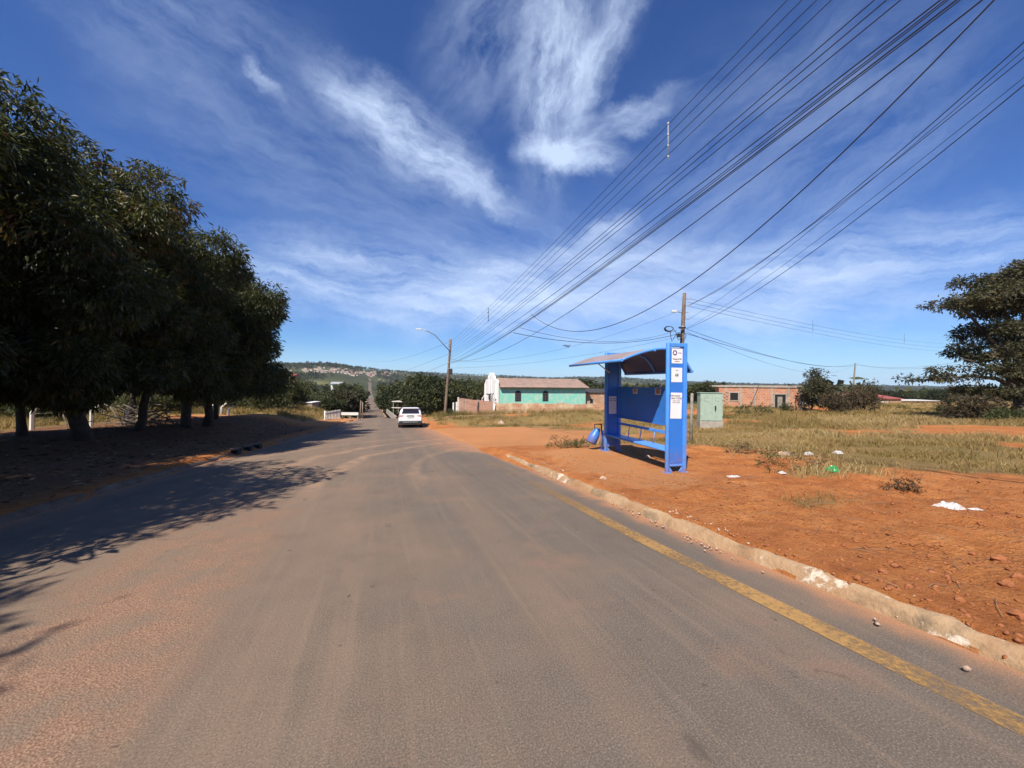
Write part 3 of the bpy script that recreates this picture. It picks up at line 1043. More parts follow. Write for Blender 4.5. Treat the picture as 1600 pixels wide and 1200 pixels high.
def mango(t, s, h, rad, label, seed, n_cl=5200, per=10, zlow=1.7, r0=.28, forks=1, mats=None, ll=.26, lw=.062):
    rg = np.random.default_rng(seed)
    g = gp(t, s)
    root = empty('mango_tree', g, 0, label, 'tree', 'mango trees in a row along the left verge')
    zc = (h + zlow) / 2
    hz = (h - zlow) / 2
    bl = [(0, 0, zc, rad * .62, rad * .62, hz * .68)]
    for k in range(34):
        d = rg.normal(size=3)
        d /= np.linalg.norm(d)
        if d[2] < -.55:
            d[2] *= .5
        f = .54 + .34 * rg.random()
        br = rad * (.15 + .20 * rg.random())
        bl.append((d[0] * rad * f, d[1] * rad * f, zc + d[2] * hz * f, br, br, br * (.75 + .35 * rg.random())))
    for k in range(11):
        a = k * 2 * math.pi / 11 + rg.random() * .4
        f = rad * (.45 + .32 * rg.random())
        br = rad * (.14 + .14 * rg.random())
        bl.append((math.cos(a) * f, math.sin(a) * f, zlow + .4 + 1.2 * rg.random(), br, br, br * .85))
    leaf_cloud('crown', bl, n_cl, per, ll, lw, mats or MANGO, root, droop=.62, shell=.5, seed=seed)
    paths = []
    for k in range(forks):
        off = (rg.normal(0, .35) * (forks > 1), rg.normal(0, .35) * (forks > 1), -.15)
        paths += limb_paths(rg, off, zlow + 1.4, 6, rad * .85, r0 * (1 if forks == 1 else .75), (rg.normal(0, .3), rg.normal(0, .3)))
    trunk('trunk', paths, BARK, root)
    return root


mango(13.4, -10.3, 9.6, 4.1, 'dense tall mango tree at the left edge of the photo', 1, 12000, 13, 1.3, .21, ll=.19, lw=.048)
mango(17.0, -9.7, 9.9, 4.0, 'mango tree with a dark trunk second from the left edge along the row', 2, 9500, 13, 1.5, .22, ll=.20, lw=.050)
mango(20.4, -9.9, 9.9, 4.1, 'mango tree with a slim trunk in the middle of the dark row on the verge', 3, 9500, 12, 1.6, .15, ll=.21, lw=.052)
mango(24.4, -9.2, 9.8, 4.2, 'mango tree on a broad cluster of trunks beside the upright fence posts', 4, 9000, 11, 2.0, .25, 3, ll=.23, lw=.056)
mango(29.8, -10.4, 10.3, 4.4, 'last mango tree of the row, its crown reaching out over the road bend', 5, 7000, 11, 2.1, .14, ll=.25, lw=.06)
mango(16.2, -13.4, 9.0, 3.4, 'mango tree in the second row behind the fence post, at the left edge', 9, 4500, 10, 1.5, .13)
mango(19.4, -12.8, 9.4, 3.5, 'thin trunked mango tree in the second row near the heap of branches', 10, 4500, 10, 1.7, .12)
mango(26.6, -13.2, 9.2, 3.4, 'thin trunked mango tree in the second row behind the cluster of trunks', 11, 4200, 10, 1.9, .12)
# these stand just outside the frame: their shade falls across the road in view
mango(8.6, -12.6, 8.8, 3.5, 'mango tree just past the left edge shading the nearest road shoulder', 6, 6500, 10, 1.4, .24)
mango(4.0, -9.0, 10.2, 4.7, 'mango tree behind the left edge throwing a long shadow on the road', 7, 6500, 10, 1.6, .28)
mango(-.2, -10.4, 9.8, 4.5, 'mango tree beside the camera throwing the nearest shadow on the road', 8, 5200, 10, 1.6, .28)

# ------------------------------------------------------------------ bus shelter (local: x away from road, y along it, z up)
SH = empty('bus_shelter', (3.44, 7.98, -.21), R(14.4), 'blue steel bus shelter with an arched roof and a bench on the dirt verge', 'bus shelter')
LEN = 2.73


def end_frame(y0, face):
    """upright end panel: two posts, head rail, recessed board with gusset feet; face = -1 towards the camera"""
    d = .10
    f = MB()
    f.tube([(-.195, y0 + d / 2, 0), (-.195, y0 + d / 2, 2.70)], .045, 12)
    f.bx(.160, .235, y0, y0 + d, .0, 2.70)
    f.bx(-.15, .160, y0 + .008, y0 + d - .008, 2.625, 2.695)
    f.bx(-.15, .160, y0 + .02, y0 + d - .02, .13, .17)
    for sx in (-.195, .197):
        f.bx(sx - .075, sx + .075, y0 - .02, y0 + d + .02, -.02, .012)
    for a, b in ((-.15, -.06), (.16, .07)):
        f.prism([(a, .012), (b, .012), (a, .125)], 'y', y0 + .03, y0 + .05)
    frame = f.build('end_frame', BLUE_LT, SH, .006)
    bd = MB()
    bd.bx(-.152, .162, y0 + .035, y0 + .065, .165, 2.60)
    bd.bx(-.128, .138, y0 + .030, y0 + .0352, .20, 2.545)
    board = bd.build('end_panel', BLUE, frame, .003)
    return frame


frame_near = end_frame(0, -1)
frame_far = end_frame(LEN - .10, -1)


def poster(x0, x1, z0, z1, y, parent, m=PAPER, tilt=0.0):
    p = MB()
    p.bx(-(x1 - x0) / 2, (x1 - x0) / 2, -.0015, .0015, -(z1 - z0) / 2, (z1 - z0) / 2)
    o = p.build('poster', m, parent)
    o.location = ((x0 + x1) / 2, y, (z0 + z1) / 2)
    o.rotation_euler = (0, tilt, 0)
    return o


def lettering(txt, size, x, z, parent, m=PRINT, y=-.0035, align='CENTER', ext=.0006, name='lettering'):
    cu_ = bpy.data.curves.new(name, 'FONT')
    cu_.body = txt
    cu_.size = size
    cu_.align_x = align
    cu_.align_y = 'CENTER'
    cu_.extrude = ext
    cu_.offset = size * .012
    cu_.materials.append(m)
    tmp = bpy.data.objects.new('tmp', cu_)
    me = bpy.data.meshes.new_from_object(tmp)
    me.name = name
    bpy.data.objects.remove(tmp)
    if not me.materials:
        me.materials.append(m)
    o = bpy.data.objects.new(name, me)
    COL.objects.link(o)
    o.parent = parent
    o.location = (x, y, z)
    o.rotation_euler = (R(90), 0, 0)
    return o


ps1 = poster(-.125, .135, 2.275, 2.585, .0275, SH)
ring = MB()
ring.sheet([[(-.055 + math.cos(a) * r_, -.003, .065 + math.sin(a) * r_ * 1.12) for a in np.linspace(0, 2 * math.pi, 25)] for r_ in (.028, .046)], smooth=False)
for k in range(8):
    a = k * math.pi / 4
    ring.box((-.055 + math.cos(a) * .045, -.003, .065 + math.sin(a) * .05), (.020, .001, .020), Matrix.Rotation(-a, 3, 'Y'))
ring.build('emblem', PURPLE, ps1)
lettering('linhas', .034, .065, .065, ps1, PURPLE)
lettering('Parada 0198', .042, 0, -.065, ps1)
lettering('embarque', .028, 0, -.112, ps1)
ps2 = poster(-.130, .130, 1.885, 2.185, .0275, SH)
lettering('linha', .030, 0, .095, ps2)
lettering('68', .085, 0, -.005, ps2)
ps3 = poster(-.142, .128, 1.125, 1.665, .0275, SH, tilt=R(1.2))
lettering('Informações', .042, -.035, .205, ps3)
lettering('LEIA CODE', .050, 0, .150, ps3)
lettering('acesse no celular', .026, 0, .100, ps3)
lettering('horário e itinerário', .024, 0, .062, ps3)
wv = MB()
wv.tube([(.07, -.003, .225), (.088, -.003, .212), (.088, -.003, .198), (.075, -.003, .186)], .0035, 6)
wv.build('emblem', PURPLE, ps3)
pf3 = poster(-.120, .105, 1.02, 1.50, LEN - .0725, SH, tilt=R(-1))
lettering('Informações', .036, 0, .18, pf3)
lettering('LEIA CODE', .042, 0, .125, pf3)

# arched roof: cross-section from the road side over the top to the back
ARC = [(-1.24, 2.325), (-1.0, 2.425), (-.72, 2.515), (-.48, 2.575), (-.24, 2.598), (.0, 2.565), (.18, 2.465), (.32, 2.30), (.43, 2.125)]
y0r, y1r = .115, LEN + .0


def arc_pts(n=25):
    A = np.array(ARC)
    q = np.linspace(0, len(A) - 1, n)
    i = np.arange(len(A))
    xs, zs = np.interp(q, i, A[:, 0]), np.interp(q, i, A[:, 1])
    for _ in range(2):
        xs[1:-1] = (xs[:-2] + 2 * xs[1:-1] + xs[2:]) / 4
        zs[1:-1] = (zs[:-2] + 2 * zs[1:-1] + zs[2:]) / 4
    return list(zip(xs, zs))


AP = arc_pts()
rf_ = MB()
rf_.sheet([[(x, y, z + .012) for x, z in AP] for y in np.linspace(y0r, y1r, 6)])
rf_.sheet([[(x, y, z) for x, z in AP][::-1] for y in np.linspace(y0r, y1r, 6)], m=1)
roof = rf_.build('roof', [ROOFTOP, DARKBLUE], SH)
for y in (y0r, LEN * .5, y1r):
    MB().tube([(x, y, z - .012) for x, z in AP], .026, 8).build('roof_rib', BLUE_LT, roof)
for (x, z, rr0) in ((AP[0][0], AP[0][1] - .01, .030), (AP[-1][0], AP[-1][1] - .01, .030), (AP[9][0], AP[9][1] - .03, .022)):
    MB().tube([(x, y0r - .03, z), (x, y1r + .03, z)], rr0, 10).build('roof_rail', BLUE_LT, roof)
MB().tube([(-.15, LEN - .14, 2.15), (-.66, LEN - .14, 2.50)], .016, 8).build('roof_brace', LAMPW, roof)

bp_ = MB()
bp_.bx(.165, .185, .10, LEN - .10, .93, 1.745)
bp_.bx(.150, .164, .10, LEN - .10, 1.735, 1.765)
bp_.bx(.150, .164, .10, LEN - .10, .915, .945)
for y in (.95, 1.80):
    bp_.bx(.161, .1645, y, y + .012, .945, 1.735)
back = bp_.build('back_panel', BLUE, SH, .003)
for y, ww, mt in ((.88, .22, POSTER), (1.82, .20, POSTER)):
    q = MB()
    q.bx(.156, .1600, y - ww / 2, y + ww / 2, 1.60, 1.775)
    q.bx(.1545, .1562, y - ww / 2 + .02, y + ww / 2 - .02, 1.62, 1.755, m=1)
    q.build('poster', [PAPER, mt], back)
bl_ = MB()
bl_.bx(.135, .160, .10, LEN - .10, .735, .80)
br0 = bl_.build('back_rail', BLUE_LT, SH, .004)
for y in (.45, .98, 1.52, 2.05):
    q = MB()
    q.tube([(.148, y, .735), (.118, y + .01, .475)], .011, 8)
    q.build('strut', BLUE_LT, br0)
st_ = MB()
st_.bx(-.205, .16, .09, LEN + .02, .435, .472)
st_.tube([(-.205, .09, .452), (-.205, LEN + .10, .452)], .026, 10)
seat = st_.build('bench_seat', BLUE_LT, SH, .004)
lg = MB()
lg.tube([(-.215, LEN + .12, 0), (-.215, LEN + .12, .50), (-.205, LEN + .10, .53)], .036, 10)
lg.bx(-.28, -.15, LEN + .06, LEN + .18, -.02, .012)
lg.build('bench_leg', BLUE_LT, SH)
lg = MB()
lg.bx(.09, .15, LEN - .22, LEN - .16, -.02, .435)
lg.build('bench_leg', BLUE, SH)

# tipped litter bin beside the shelter
c, s_ = math.cos(R(14.4)), math.sin(R(14.4))


def sh(x, y, z=0.0):
    return Vector((3.44 + x * c - y * s_, 7.98 + x * s_ + y * c, -.21 + z))


BN = empty('litter_bin', sh(-.30, 2.98), R(14.4), 'blue half round litter bin tilted in its black bracket beside the shelter', 'bin')
b_ = MB()
rows = []
for k, (zz, rr0) in enumerate(((.04, .175), (.06, .205), (.38, .185), (.66, .10))):
    rows.append([(math.cos(a) * rr0 - .05 - (zz - .22) * -.05, math.sin(a) * rr0, zz) for a in np.linspace(0, 2 * math.pi, 22)])
b_.sheet(rows)
b_.sheet([[(x * .93, y * .93, z) for x, y, z in r0] for r0 in rows][::-1])
b_.prism([(math.cos(a) * .13 - .05, math.sin(a) * .13) for a in np.linspace(0, 2 * math.pi, 20)[:-1]], 'z', .035, .055)
bin_body = b_.build('bin_body', BLUE, BN)
bin_body.rotation_euler = (0, R(27), 0)
bin_body.location = (-.24, 0, .20)
k_ = MB()
k_.tube([(-.10, 0, .62), (-.12, 0, .98), (.18, 0, .98)], .020, 8)
k_.tube([(.18, 0, 1.0), (.18, 0, -.05)], .024, 8)
k_.build('bracket', CARBLACK, BN)

BN.scale = (.72, .72, .72)

# ------------------------------------------------------------------ poles and wires


def step_pole(name, base, top, r0, r1, m, label):
    root = empty(name, base, 0, label, 'utility pole')
    dv = Vector(top) - Vector(base)
    p = MB()
    n = 10
    p.tube([dv * (-.03)] + [dv * f for f in np.linspace(0, 1, n)], [r0 * 1.02] + [r0 + (r1 - r0) * f for f in np.linspace(0, 1, n)], 12)
    p.build('pole', m, root)
    return root, dv


P1B = at(695, 660, 42)
P1B.z = gz(P1B.x, P1B.y)
P1T = at(704.5, 530, 42)
pole1, d1 = step_pole('utility_pole', P1B, P1T, .17, .11, WOODPOLE, 'leaning wooden utility pole with a curved lamp arm beyond the side street')
P2B = at(1060, 652, 27.7)
P2B.z = gz(P2B.x, P2B.y)
P2T = at(1069.5, 458, 27.7)
pole2, d2 = step_pole('utility_pole', P2B, P2T, .19, .12, WOODPOLE, 'leaning wooden utility pole behind the shelter with a coil of spare cable')


def on_pole(root, dv, f):
    return root.location + dv * f


def rack(root, dv, fr, side):
    """vertical rack of spool insulators"""
    for f in fr:
        p = dv * f
        r_, ins = MB(), MB()
        r_.tube([p + Vector((side * .08, -.12, 0)), p + Vector((side * .24, -.18, 0))], .022, 6)
        q = p + Vector((side * .25, -.18, 0))
        ins.tube([q + Vector((0, 0, -.055)), q + Vector((0, 0, -.02)), q, q + Vector((0, 0, .02)), q + Vector((0, 0, .055))], [.055, .05, .03, .05, .055], 10)
        rk = r_.build('insulator_bracket', STEEL, root)
        ins.build('insulator', CERAMIC, rk)


rack(pole1, d1, (.90, .93, .96, .985), -1)
rack(pole1, d1, (.74, .77, .80), 1)
rack(pole2, d2, (.80, .85, .90, .95), 1)
rack(pole2, d2, (.48, .53), -1)
for rt, dv, fs in ((pole1, d1, (.62, .70, .87)), (pole2, d2, (.42, .50, .74))):
    for f in fs:
        p = dv * f
        MB().tube([p - dv.normalized() * .04, p + dv.normalized() * .04], .165 if f < .6 else .15, 12).build('clamp_band', STEEL, rt)
# lamp arm of the first pole
a0 = at(702, 548, 41.8) - pole1.location
arm_pts = [a0, at(690, 535, 41.5) - pole1.location, at(680, 524, 41.2) - pole1.location, at(668, 517.5, 41) - pole1.location, at(659, 515, 40.8) - pole1.location]
m_ = MB()
m_.tube(arm_pts, .045, 8)
arm = m_.build('lamp_arm', STEEL, pole1)
m_ = MB()
hd = arm_pts[-1]
m_.box(hd + Vector((-.28, -.02, .02)), (.62, .24, .10))
m_.build('lamp_head', LAMPW, arm, .03)
bx_ = MB()
q = d1 * .58
bx_.box(q + Vector((.28, -.1, 0)), (.34, .30, .62))
bx_.build('junction_box', CARBLACK, pole1, .02)
# lamp of the second pole
a0 = at(1066, 489, 27.6) - pole2.location
a1 = at(1057, 487, 27.4) - pole2.location
m_ = MB()
m_.tube([a0, a1], .025, 8)
arm = m_.build('lamp_arm', STEEL, pole2)
m_ = MB()
m_.box(a1 + Vector((-.18, 0, .02)), (.34, .18, .14))
m_.build('lamp_head', LAMPW, arm, .03)
# coil of spare cable and drop loops
cc = at(1046, 513.5, 27.0) - pole2.location
m_ = MB()
for k in range(4):
    m_.tube([cc + Vector((math.cos(a) * (.27 + .015 * k), .05 * k, math.sin(a) * (.155 + .012 * k))) for a in np.linspace(0, 2 * math.pi, 28)], .022, 6)
coil = m_.build('cable_coil', CABLE, pole2)
for (pts) in ([(1047, 518), (1048, 526), (1050, 534), (1053, 528), (1057, 521), (1062, 519)],
              [(1052, 514), (1056, 519), (1058, 527), (1060, 531), (1064, 528)],
              [(1070, 520), (1072, 524), (1070.5, 529), (1067, 531)]):
    MB().tube([at(x, y, 27.2) - pole2.location for x, y in pts], .022, 6).build('cable_loop', CABLE, pole2)
MB().box(at(1066, 512, 27.4) - pole2.location, (.50, .12, .12)).build('cable_bracket', CARBLACK, pole2, .02)
MB().box(at(1062, 524, 27.4) - pole2.location, (.30, .22, .26)).build('cable_box', CARBLACK, pole2, .02)

WIRE_G = 'overhead wires'
LINES = 'overhead wires along the road'


def wire(pts, r, label, group, cat='power line', name='power_line'):
    mb = MB()
    mb.tube(pts, r, 5)
    o = mb.build(name, CABLE)
    return tag(o, label, cat, group)


def plane_ray(px, py, O, D):
    """where the sight line through a pixel meets the upright plane through O along D: (t along D, z)"""
    a, b = ray(px, py)
    # (a*d, d) = O + D*t
    det = a * D[1] - D[0]
    d = (O[0] * D[1] - O[1] * D[0]) / det
    t = ((a * d - O[0]) * D[0] + (d - O[1]) * D[1])
    return t, EYE + b * d


def fit_wire(px3, O, D, t_end, r, label, group, n=40):
    q = [plane_ray(x, y, O, D) for x, y in px3]
    T, Z = np.array([a for a, _ in q]), np.array([b for _, b in q])
    co = np.polyfit(T, Z, 2)
    tt = np.linspace(T[0], t_end, n)
    return wire([(O[0] + D[0] * t, O[1] + D[1] * t, float(np.polyval(co, t))) for t in tt], r, label, group)


PO = (P1B.x + .15, P1B.y - .1)
DROAD = (-UX, -UY)                           # from the far pole back towards and past the camera
MV = 'one of the four thin parallel wires held by a spacer, highest above the road'
for i in range(4):
    fit_wire([(704.5, 533.5 + 5.5 * i), (1044 - .3 * i, 194.7 + 16 * i), (1230 + 23 * i, 0)], PO, DROAD, 47, .007, MV, 'four highest wires over the verge')
LV = 'one of the three separate black wires in the middle bank over the verge'
for (a, b, c_) in (((704.5, 552), (924, 380), (1366, 0)), ((704.5, 556), (932, 380), (1385, 0)), ((704.5, 560), (941, 380), (1407, 0))):
    fit_wire([a, b, c_], PO, DROAD, 46, .0085, LV, 'middle bank of wires over the verge')
BUN = 'one black cable of the tight bundle strung lowest from the far pole'
for i, (a, b, c_) in enumerate((((705, 564), (972, 380), (1469, 0)), ((705, 566), (985, 380), (1476, 0)), ((705, 567), (990, 380), (1481, 0)), ((705, 567), (994, 380), (1494, 0)), ((705, 568), (997, 380), (1500, 0)))):
    fit_wire([a, b, c_], PO, DROAD, 45.5, (.010, .008, .008, .011, .008)[i], BUN, 'tight bundle of cables over the verge')
fit_wire([(705, 561), (905, 477), (1534, 0)], PO, DROAD, 45, .010, 'single slack wire just right of the tight cable bundle', None)
fit_wire([(830, 491), (950, 511), (1337, 213), (1556, 0)], PO, DROAD, 44.5, .010, 'single drooping wire that dips below the bundle and climbs to the top edge', None)
# wires running back from the second pole, to the right over the camera
PO2 = (P2B.x + .1, P2B.y)
E2 = np.array([10.2, -6.0]) - np.array(PO2)
D2 = tuple(E2 / np.linalg.norm(E2))
TWO = 'one of the wires fanning from the pole behind the shelter to the right edge'
for (a, b, c_, r0) in (((1074, 478), (1252, 363), (1600, 66), .012), ((1074, 500), (1262, 363), (1600, 78), .008), ((1074, 478), (1246, 368), (1600, 90), .010), ((1074, 512), (1296, 361), (1600, 121), .007), ((1072, 514), (1315, 360), (1600, 133), .012)):
    fit_wire([a, b, c_], PO2, D2, 33, r0, TWO, 'wires from the pole behind the shelter')


def span(A, B, sag, r, label, group, n=20):
    A, B = Vector(A), Vector(B)
    return wire([A.lerp(B, f) - Vector((0, 0, sag * 4 * f * (1 - f))) for f in np.linspace(0, 1, n)], r, label, group)


def plane_pt(px, py):
    t, z = plane_ray(px, py, PO, DROAD)
    return Vector((PO[0] + DROAD[0] * t, PO[1] + DROAD[1] * t, z))


XC = 'black cable slung between the road bundle and the pole behind the shelter'
span(plane_pt(802, 520), at(1062, 521, 27.6), .62, .016, 'thick sagging cable with a knot slung between the bundle and the shelter pole', None)
kn = at(885, 540.5, 32.2)
m_ = MB()
for k in range(5):
    a = k * 1.25
    m_.tube([kn + Vector((-.35 + .1 * k, 0, .02 * math.sin(a))), kn + Vector((-.1 + .08 * k, .05 * math.cos(a), .10 * math.cos(a * 2))), kn + Vector((.12 + .06 * k, 0, -.12 * math.sin(a)))], .018, 5)
tag(m_.build('cable_splice', CABLE), 'tangled splice hanging on the thick sagging cable left of the shelter roof', 'cable splice')
span(plane_pt(812, 512), at(1058, 516, 27.6), .75, .010, 'thin upper cable slung from the bundle to the coil on the shelter pole', None)
span(at(700, 575, 41.9), at(1062, 526, 27.6), .55, .008, 'lowest thin cable from the far pole rising to the shelter pole', None)
span(at(705, 565, 42), at(1066, 484, 27.6), 1.1, .008, 'slack service wire reaching the lamp arm of the shelter pole', None)
# onward wires
FARP = at(575, 563, 120)
FW = 'faint wire running on from the far pole down the valley'
span(at(703, 534, 42), FARP, 1.2, .012, FW, 'wires running on from the far pole')
span(at(703, 552, 42), at(585, 590, 120), .6, .012, FW, 'wires running on from the far pole')
span(at(703, 566, 42), at(583, 604, 120), .6, .014, FW, 'wires running on from the far pole')
# distant pole in the field and its wires
P3B = at(1331, 632, 95)
P3B.z = gz(P3B.x, P3B.y)
P3T = at(1336.5, 567, 95)
pole3, d3 = step_pole('utility_pole', P3B, P3T, .22, .15, CONCPOLE, 'small distant grey concrete pole above the brown bushes')
rack(pole3, d3, (.88, .94), 1)
FD = 'thin wire from the shelter pole to the distant grey pole'
for (a, fy, r0, sg) in (((1072, 514), .985, .016, 1.6), ((1072, 518), .97, .012, 2.6), ((1072, 521), .95, .020, 1.2)):
    span(at(a[0], a[1], 27.7), on_pole(pole3, d3, fy), sg, r0, FD, 'wires from the shelter pole to the distant pole')
for y in (565, 569):
    span(on_pole(pole3, d3, .97), at(1500, y, 70), 1.0, .016, 'thin wire from the distant grey pole to the spreading tree', 'wires from the distant pole to the tree')
UPW = 'faint high wire with small spacers running right behind the spreading tree'
for i, dy in enumerate((0, 6, 12)):
    span(at(1074, 466 + dy, 28), at(1560, 535 + dy, 90), 1.6, .011, UPW, 'faint high wires to the right')


def spacer(px, ya, yb, d, n, label):
    mb = MB()
    A, B = at(px, ya, d), at(px, yb, d)
    TH, KR = .009, .025
    if d > 20:
        TH, KR = .014, .030
    KZ, KY = KR * 1.4, KR * .55
    mb.tube([A, B], TH, 6)
    for k in range(n):
        p = A.lerp(B, k / (n - 1))
        mb.tube([p + Vector((0, 0, KZ)), p + Vector((0, 0, KY)), p - Vector((0, 0, KY)), p - Vector((0, 0, KZ))], [TH, KR, KR, TH], 8)
    o = mb.build('wire_spacer', CERAMIC if d < 20 else CABLE)
    return tag(o, label, 'wire spacer')


tq, zq = plane_ray(1044, 220, PO, DROAD)
ds = PO[1] + DROAD[1] * tq
spacer(1044, 193, 245, ds, 4, 'pale spacer rod with four knobs clipped across the highest wires overhead')
tq, zq = plane_ray(763, 492, PO, DROAD)
spacer(763, 482, 501, PO[1] + DROAD[1] * tq, 4, 'small dark spacer on the highest wires near the far pole')
spacer(1270, 501, 517, 52, 3, 'tiny dark spacer on the faint wires above the brick house')
spacer(1413, 522, 535, 66, 3, 'tiny dark spacer on the faint wires left of the spreading tree')

# ------------------------------------------------------------------ white car, seen from behind
CB = on_ground(640, 671)
car_t, car_s = ts(CB.x, CB.y)
CARZ = road_z(car_t, car_s)
CAR = empty('parked_car', (CB.x, CB.y + .2, CARZ), R(19), 'white hatchback stopped at the right edge of the road, seen from behind', 'car')
CAR.rotation_euler = (R(-3.0), 0, R(15))


def loft(sections, m, name, parent, bev=0.0):
    """sections: list of (y, [(x, z)...]) with equal counts"""
    mb = MB()
    mb.sheet([[(x, y, z) for x, z in sec] for y, sec in sections], closed=True)
    n = len(sections[0][1])
    mb._add([(x, sections[0][0], z) for x, z in sections[0][1]], [tuple(range(n))])
    mb._add([(x, sections[-1][0], z) for x, z in sections[-1][1]], [tuple(range(n))[::-1]])
    return mb.build(name, m, parent, bev)


def body_sec(w, z0, z1):
    h = z1 - z0
    return [(-w * .93, z0), (w * .93, z0), (w, z0 + h * .22), (w, z0 + h * .60), (w * .96, z0 + h * .86), (w * .88, z1), (-w * .88, z1), (-w * .96, z0 + h * .86), (-w, z0 + h * .60), (-w, z0 + h * .22)]


loft([(-.08, body_sec(.80, .45, .98)), (.0, body_sec(.86, .30, 1.04)), (.35, body_sec(.88, .22, 1.05)), (1.6, body_sec(.885, .20, 1.02)), (2.9, body_sec(.88, .20, 1.00)), (3.7, body_sec(.85, .24, .92)), (4.1, body_sec(.76, .32, .80))], CARPAINT, 'body', CAR, .02)


def cab_sec(wb, wt, z0, z1):
    return [(-wb, z0), (wb, z0), (wb * .97, z0 + (z1 - z0) * .5), (wt, z1 - .05), (wt * .86, z1), (-wt * .86, z1), (-wt, z1 - .05), (-wb * .97, z0 + (z1 - z0) * .5)]


cabin = loft([(.04, cab_sec(.79, .72, 1.00, 1.10)), (.16, cab_sec(.80, .67, 1.00, 1.42)), (.42, cab_sec(.80, .64, 1.00, 1.52)), (1.4, cab_sec(.80, .64, 1.00, 1.54)), (2.1, cab_sec(.79, .62, 1.00, 1.46)), (2.95, cab_sec(.76, .70, .98, 1.02))], CARPAINT, 'cabin', CAR, .015)
q = MB()
q.sheet([[(-.60 * w_, y, z), (-.2, y - .012, z), (.2, y - .012, z), (.60 * w_, y, z)] for y, z, w_ in ((.005, 1.09, 1.10), (.060, 1.24, 1.04), (.135, 1.40, .95))])
q.build('rear_window', CARGLASS, CAR)
for sx in (-1, 1):
    MB().prism([(.5, 1.06), (2.5, 1.04), (1.95, 1.40), (.55, 1.44)], 'x', sx * .735, sx * .800).build('side_window', CARGLASS, CAR)
q = MB()
q.bx(-.62, .62, .03, .30, 1.455, 1.50)
q.build('spoiler', CARPAINT, CAR, .015)
q = MB()
q.bx(-.83, .83, -.13, .06, .30, .53)
bump = q.build('bumper', CARBLACK, CAR, .03)
q = MB()
q.bx(-.55, .55, -.142, -.12, .40, .46)
q.build('bumper_trim', STEEL, bump, .008)
q = MB()
q.bx(-.26, .26, -.105, -.07, .86, .94)
q.build('plate_recess', CARBLACK, CAR, .01)
q = MB()
q.bx(-.20, .20, -.112, -.1055, .77, .865)
q.build('licence_plate', LAMPW, CAR)
for sx in (-1, 1):
    q = MB()
    q.prism([(sx * .86, .98), (sx * .50, .96), (sx * .52, .86), (sx * .84, .80)], 'y', -.085, .02)
    q.build('tail_light', mat('tail_light_lens', (.55, .30, .28), .2, .15, 6), CAR, .008)
    q = MB()
    q.box((sx * .98, 2.35, 1.04), (.20, .12, .15))
    q.build('wing_mirror', CARBLACK, CAR, .03)
    for y in (.62, 3.25):
        w_ = MB()
        w_.tube([(sx * .70, y, .32), (sx * .72, y, .32), (sx * .88, y, .32), (sx * .90, y, .32)], [.27, .325, .325, .27], 22)
        tyre = w_.build('wheel', BLACK, CAR)
        w_ = MB()
        w_.tube([(sx * .885, y, .32), (sx * .905, y, .32)], .20, 18)
        w_.build('rim', RIM, tyre)

# ------------------------------------------------------------------ chapel, walls and houses
def frame_at(P, ax):
    """rotation about z that turns local x along the ground direction ax"""
    return math.atan2(ax[1], ax[0])


CH0 = at(779, 640, 50)
CHZ = gz(CH0.x, CH0.y)
CHA = (.955, .297)
CHAP = empty('chapel', (CH0.x, CH0.y, CHZ), frame_at(CH0, CHA), 'mint green chapel with a white stepped front and a tiled roof behind the brick wall', 'chapel')
WL, WD, EV = 12.6, 6.4, 1.32 - CHZ
RG = EV + 1.05
q = MB()
q.bx(0.0, WL, 0, WD, -.4, EV)
q.prism([(0, EV), (WD, EV), (WD / 2, RG - .08)], 'x', 0.02, WL)
q.build('wall', MINT, CHAP)
q = MB()
n = 26
for sgn, y0, y1 in ((1, -.45, WD / 2), (-1, WD + .45, WD / 2)):
    z0 = EV - .16
    q.sheet([[(x, y0 + (y1 - y0) * f, z0 + (RG + .04 - z0) * f + .03 * (k % 2)) for f in (0, .5, 1)] for k, x in enumerate(np.linspace(.05, WL + .35, 2 * n))])
    q.sheet([[(x, y0 + (y1 - y0) * f, z0 - .06 + (RG + .04 - z0) * f) for f in (0, 1)] for x in (.05, WL + .35)])
q.build('roof', TILE, CHAP)
q = MB()
q.bx(.1, WL + .2, -.40, -.36, EV - .26, EV - .12)
q.build('eaves_board', DARKROOF, CHAP)
# white stepped front: local x = -.3..0, spread along y
top = 3.12 - CHZ
fr = MB()
yc = WD / 2
pts = [(-.1, -.4), (WD + .1, -.4), (WD + .1, EV + .55), (WD - .5, EV + .9), (yc + 1.7, EV + .95), (yc + 1.6, top - .55), (yc + 1.25, top - .30), (yc + .95, top - .65), (yc + .9, top), (yc + .45, top - .02), (yc, top - .35), (yc - .45, top - .02), (yc - .9, top), (yc - .95, top - .65), (yc - 1.25, top - .30), (yc - 1.6, top - .55), (yc - 1.7, EV + .95), (.5, EV + .9), (-.1, EV + .55)]
fr.prism([(a, b) for a, b in pts], 'x', -.32, 0)
front = fr.build('front_wall', WHITE, CHAP, .02)
q = MB()
q.bx(-.40, -.322, yc - .75, yc - .60, .4, top - .9)
q.build('pilaster', WHITE, front)
q = MB()
q.bx(-.40, -.322, yc + .60, yc + .75, .4, top - .9)
q.build('pilaster', WHITE, front)
q = MB()
q.prism([(yc - .5, 0), (yc + .5, 0), (yc + .5, 1.9), (yc + .2, 2.3), (yc - .2, 2.3), (yc - .5, 1.9)], 'x', -.36, -.3215)
q.build('door', DARK, front)
q = MB()
q.box((-.55, yc, 2.55), (.45, 1.3, .12))
q.build('door_canopy', CARBLACK, front)
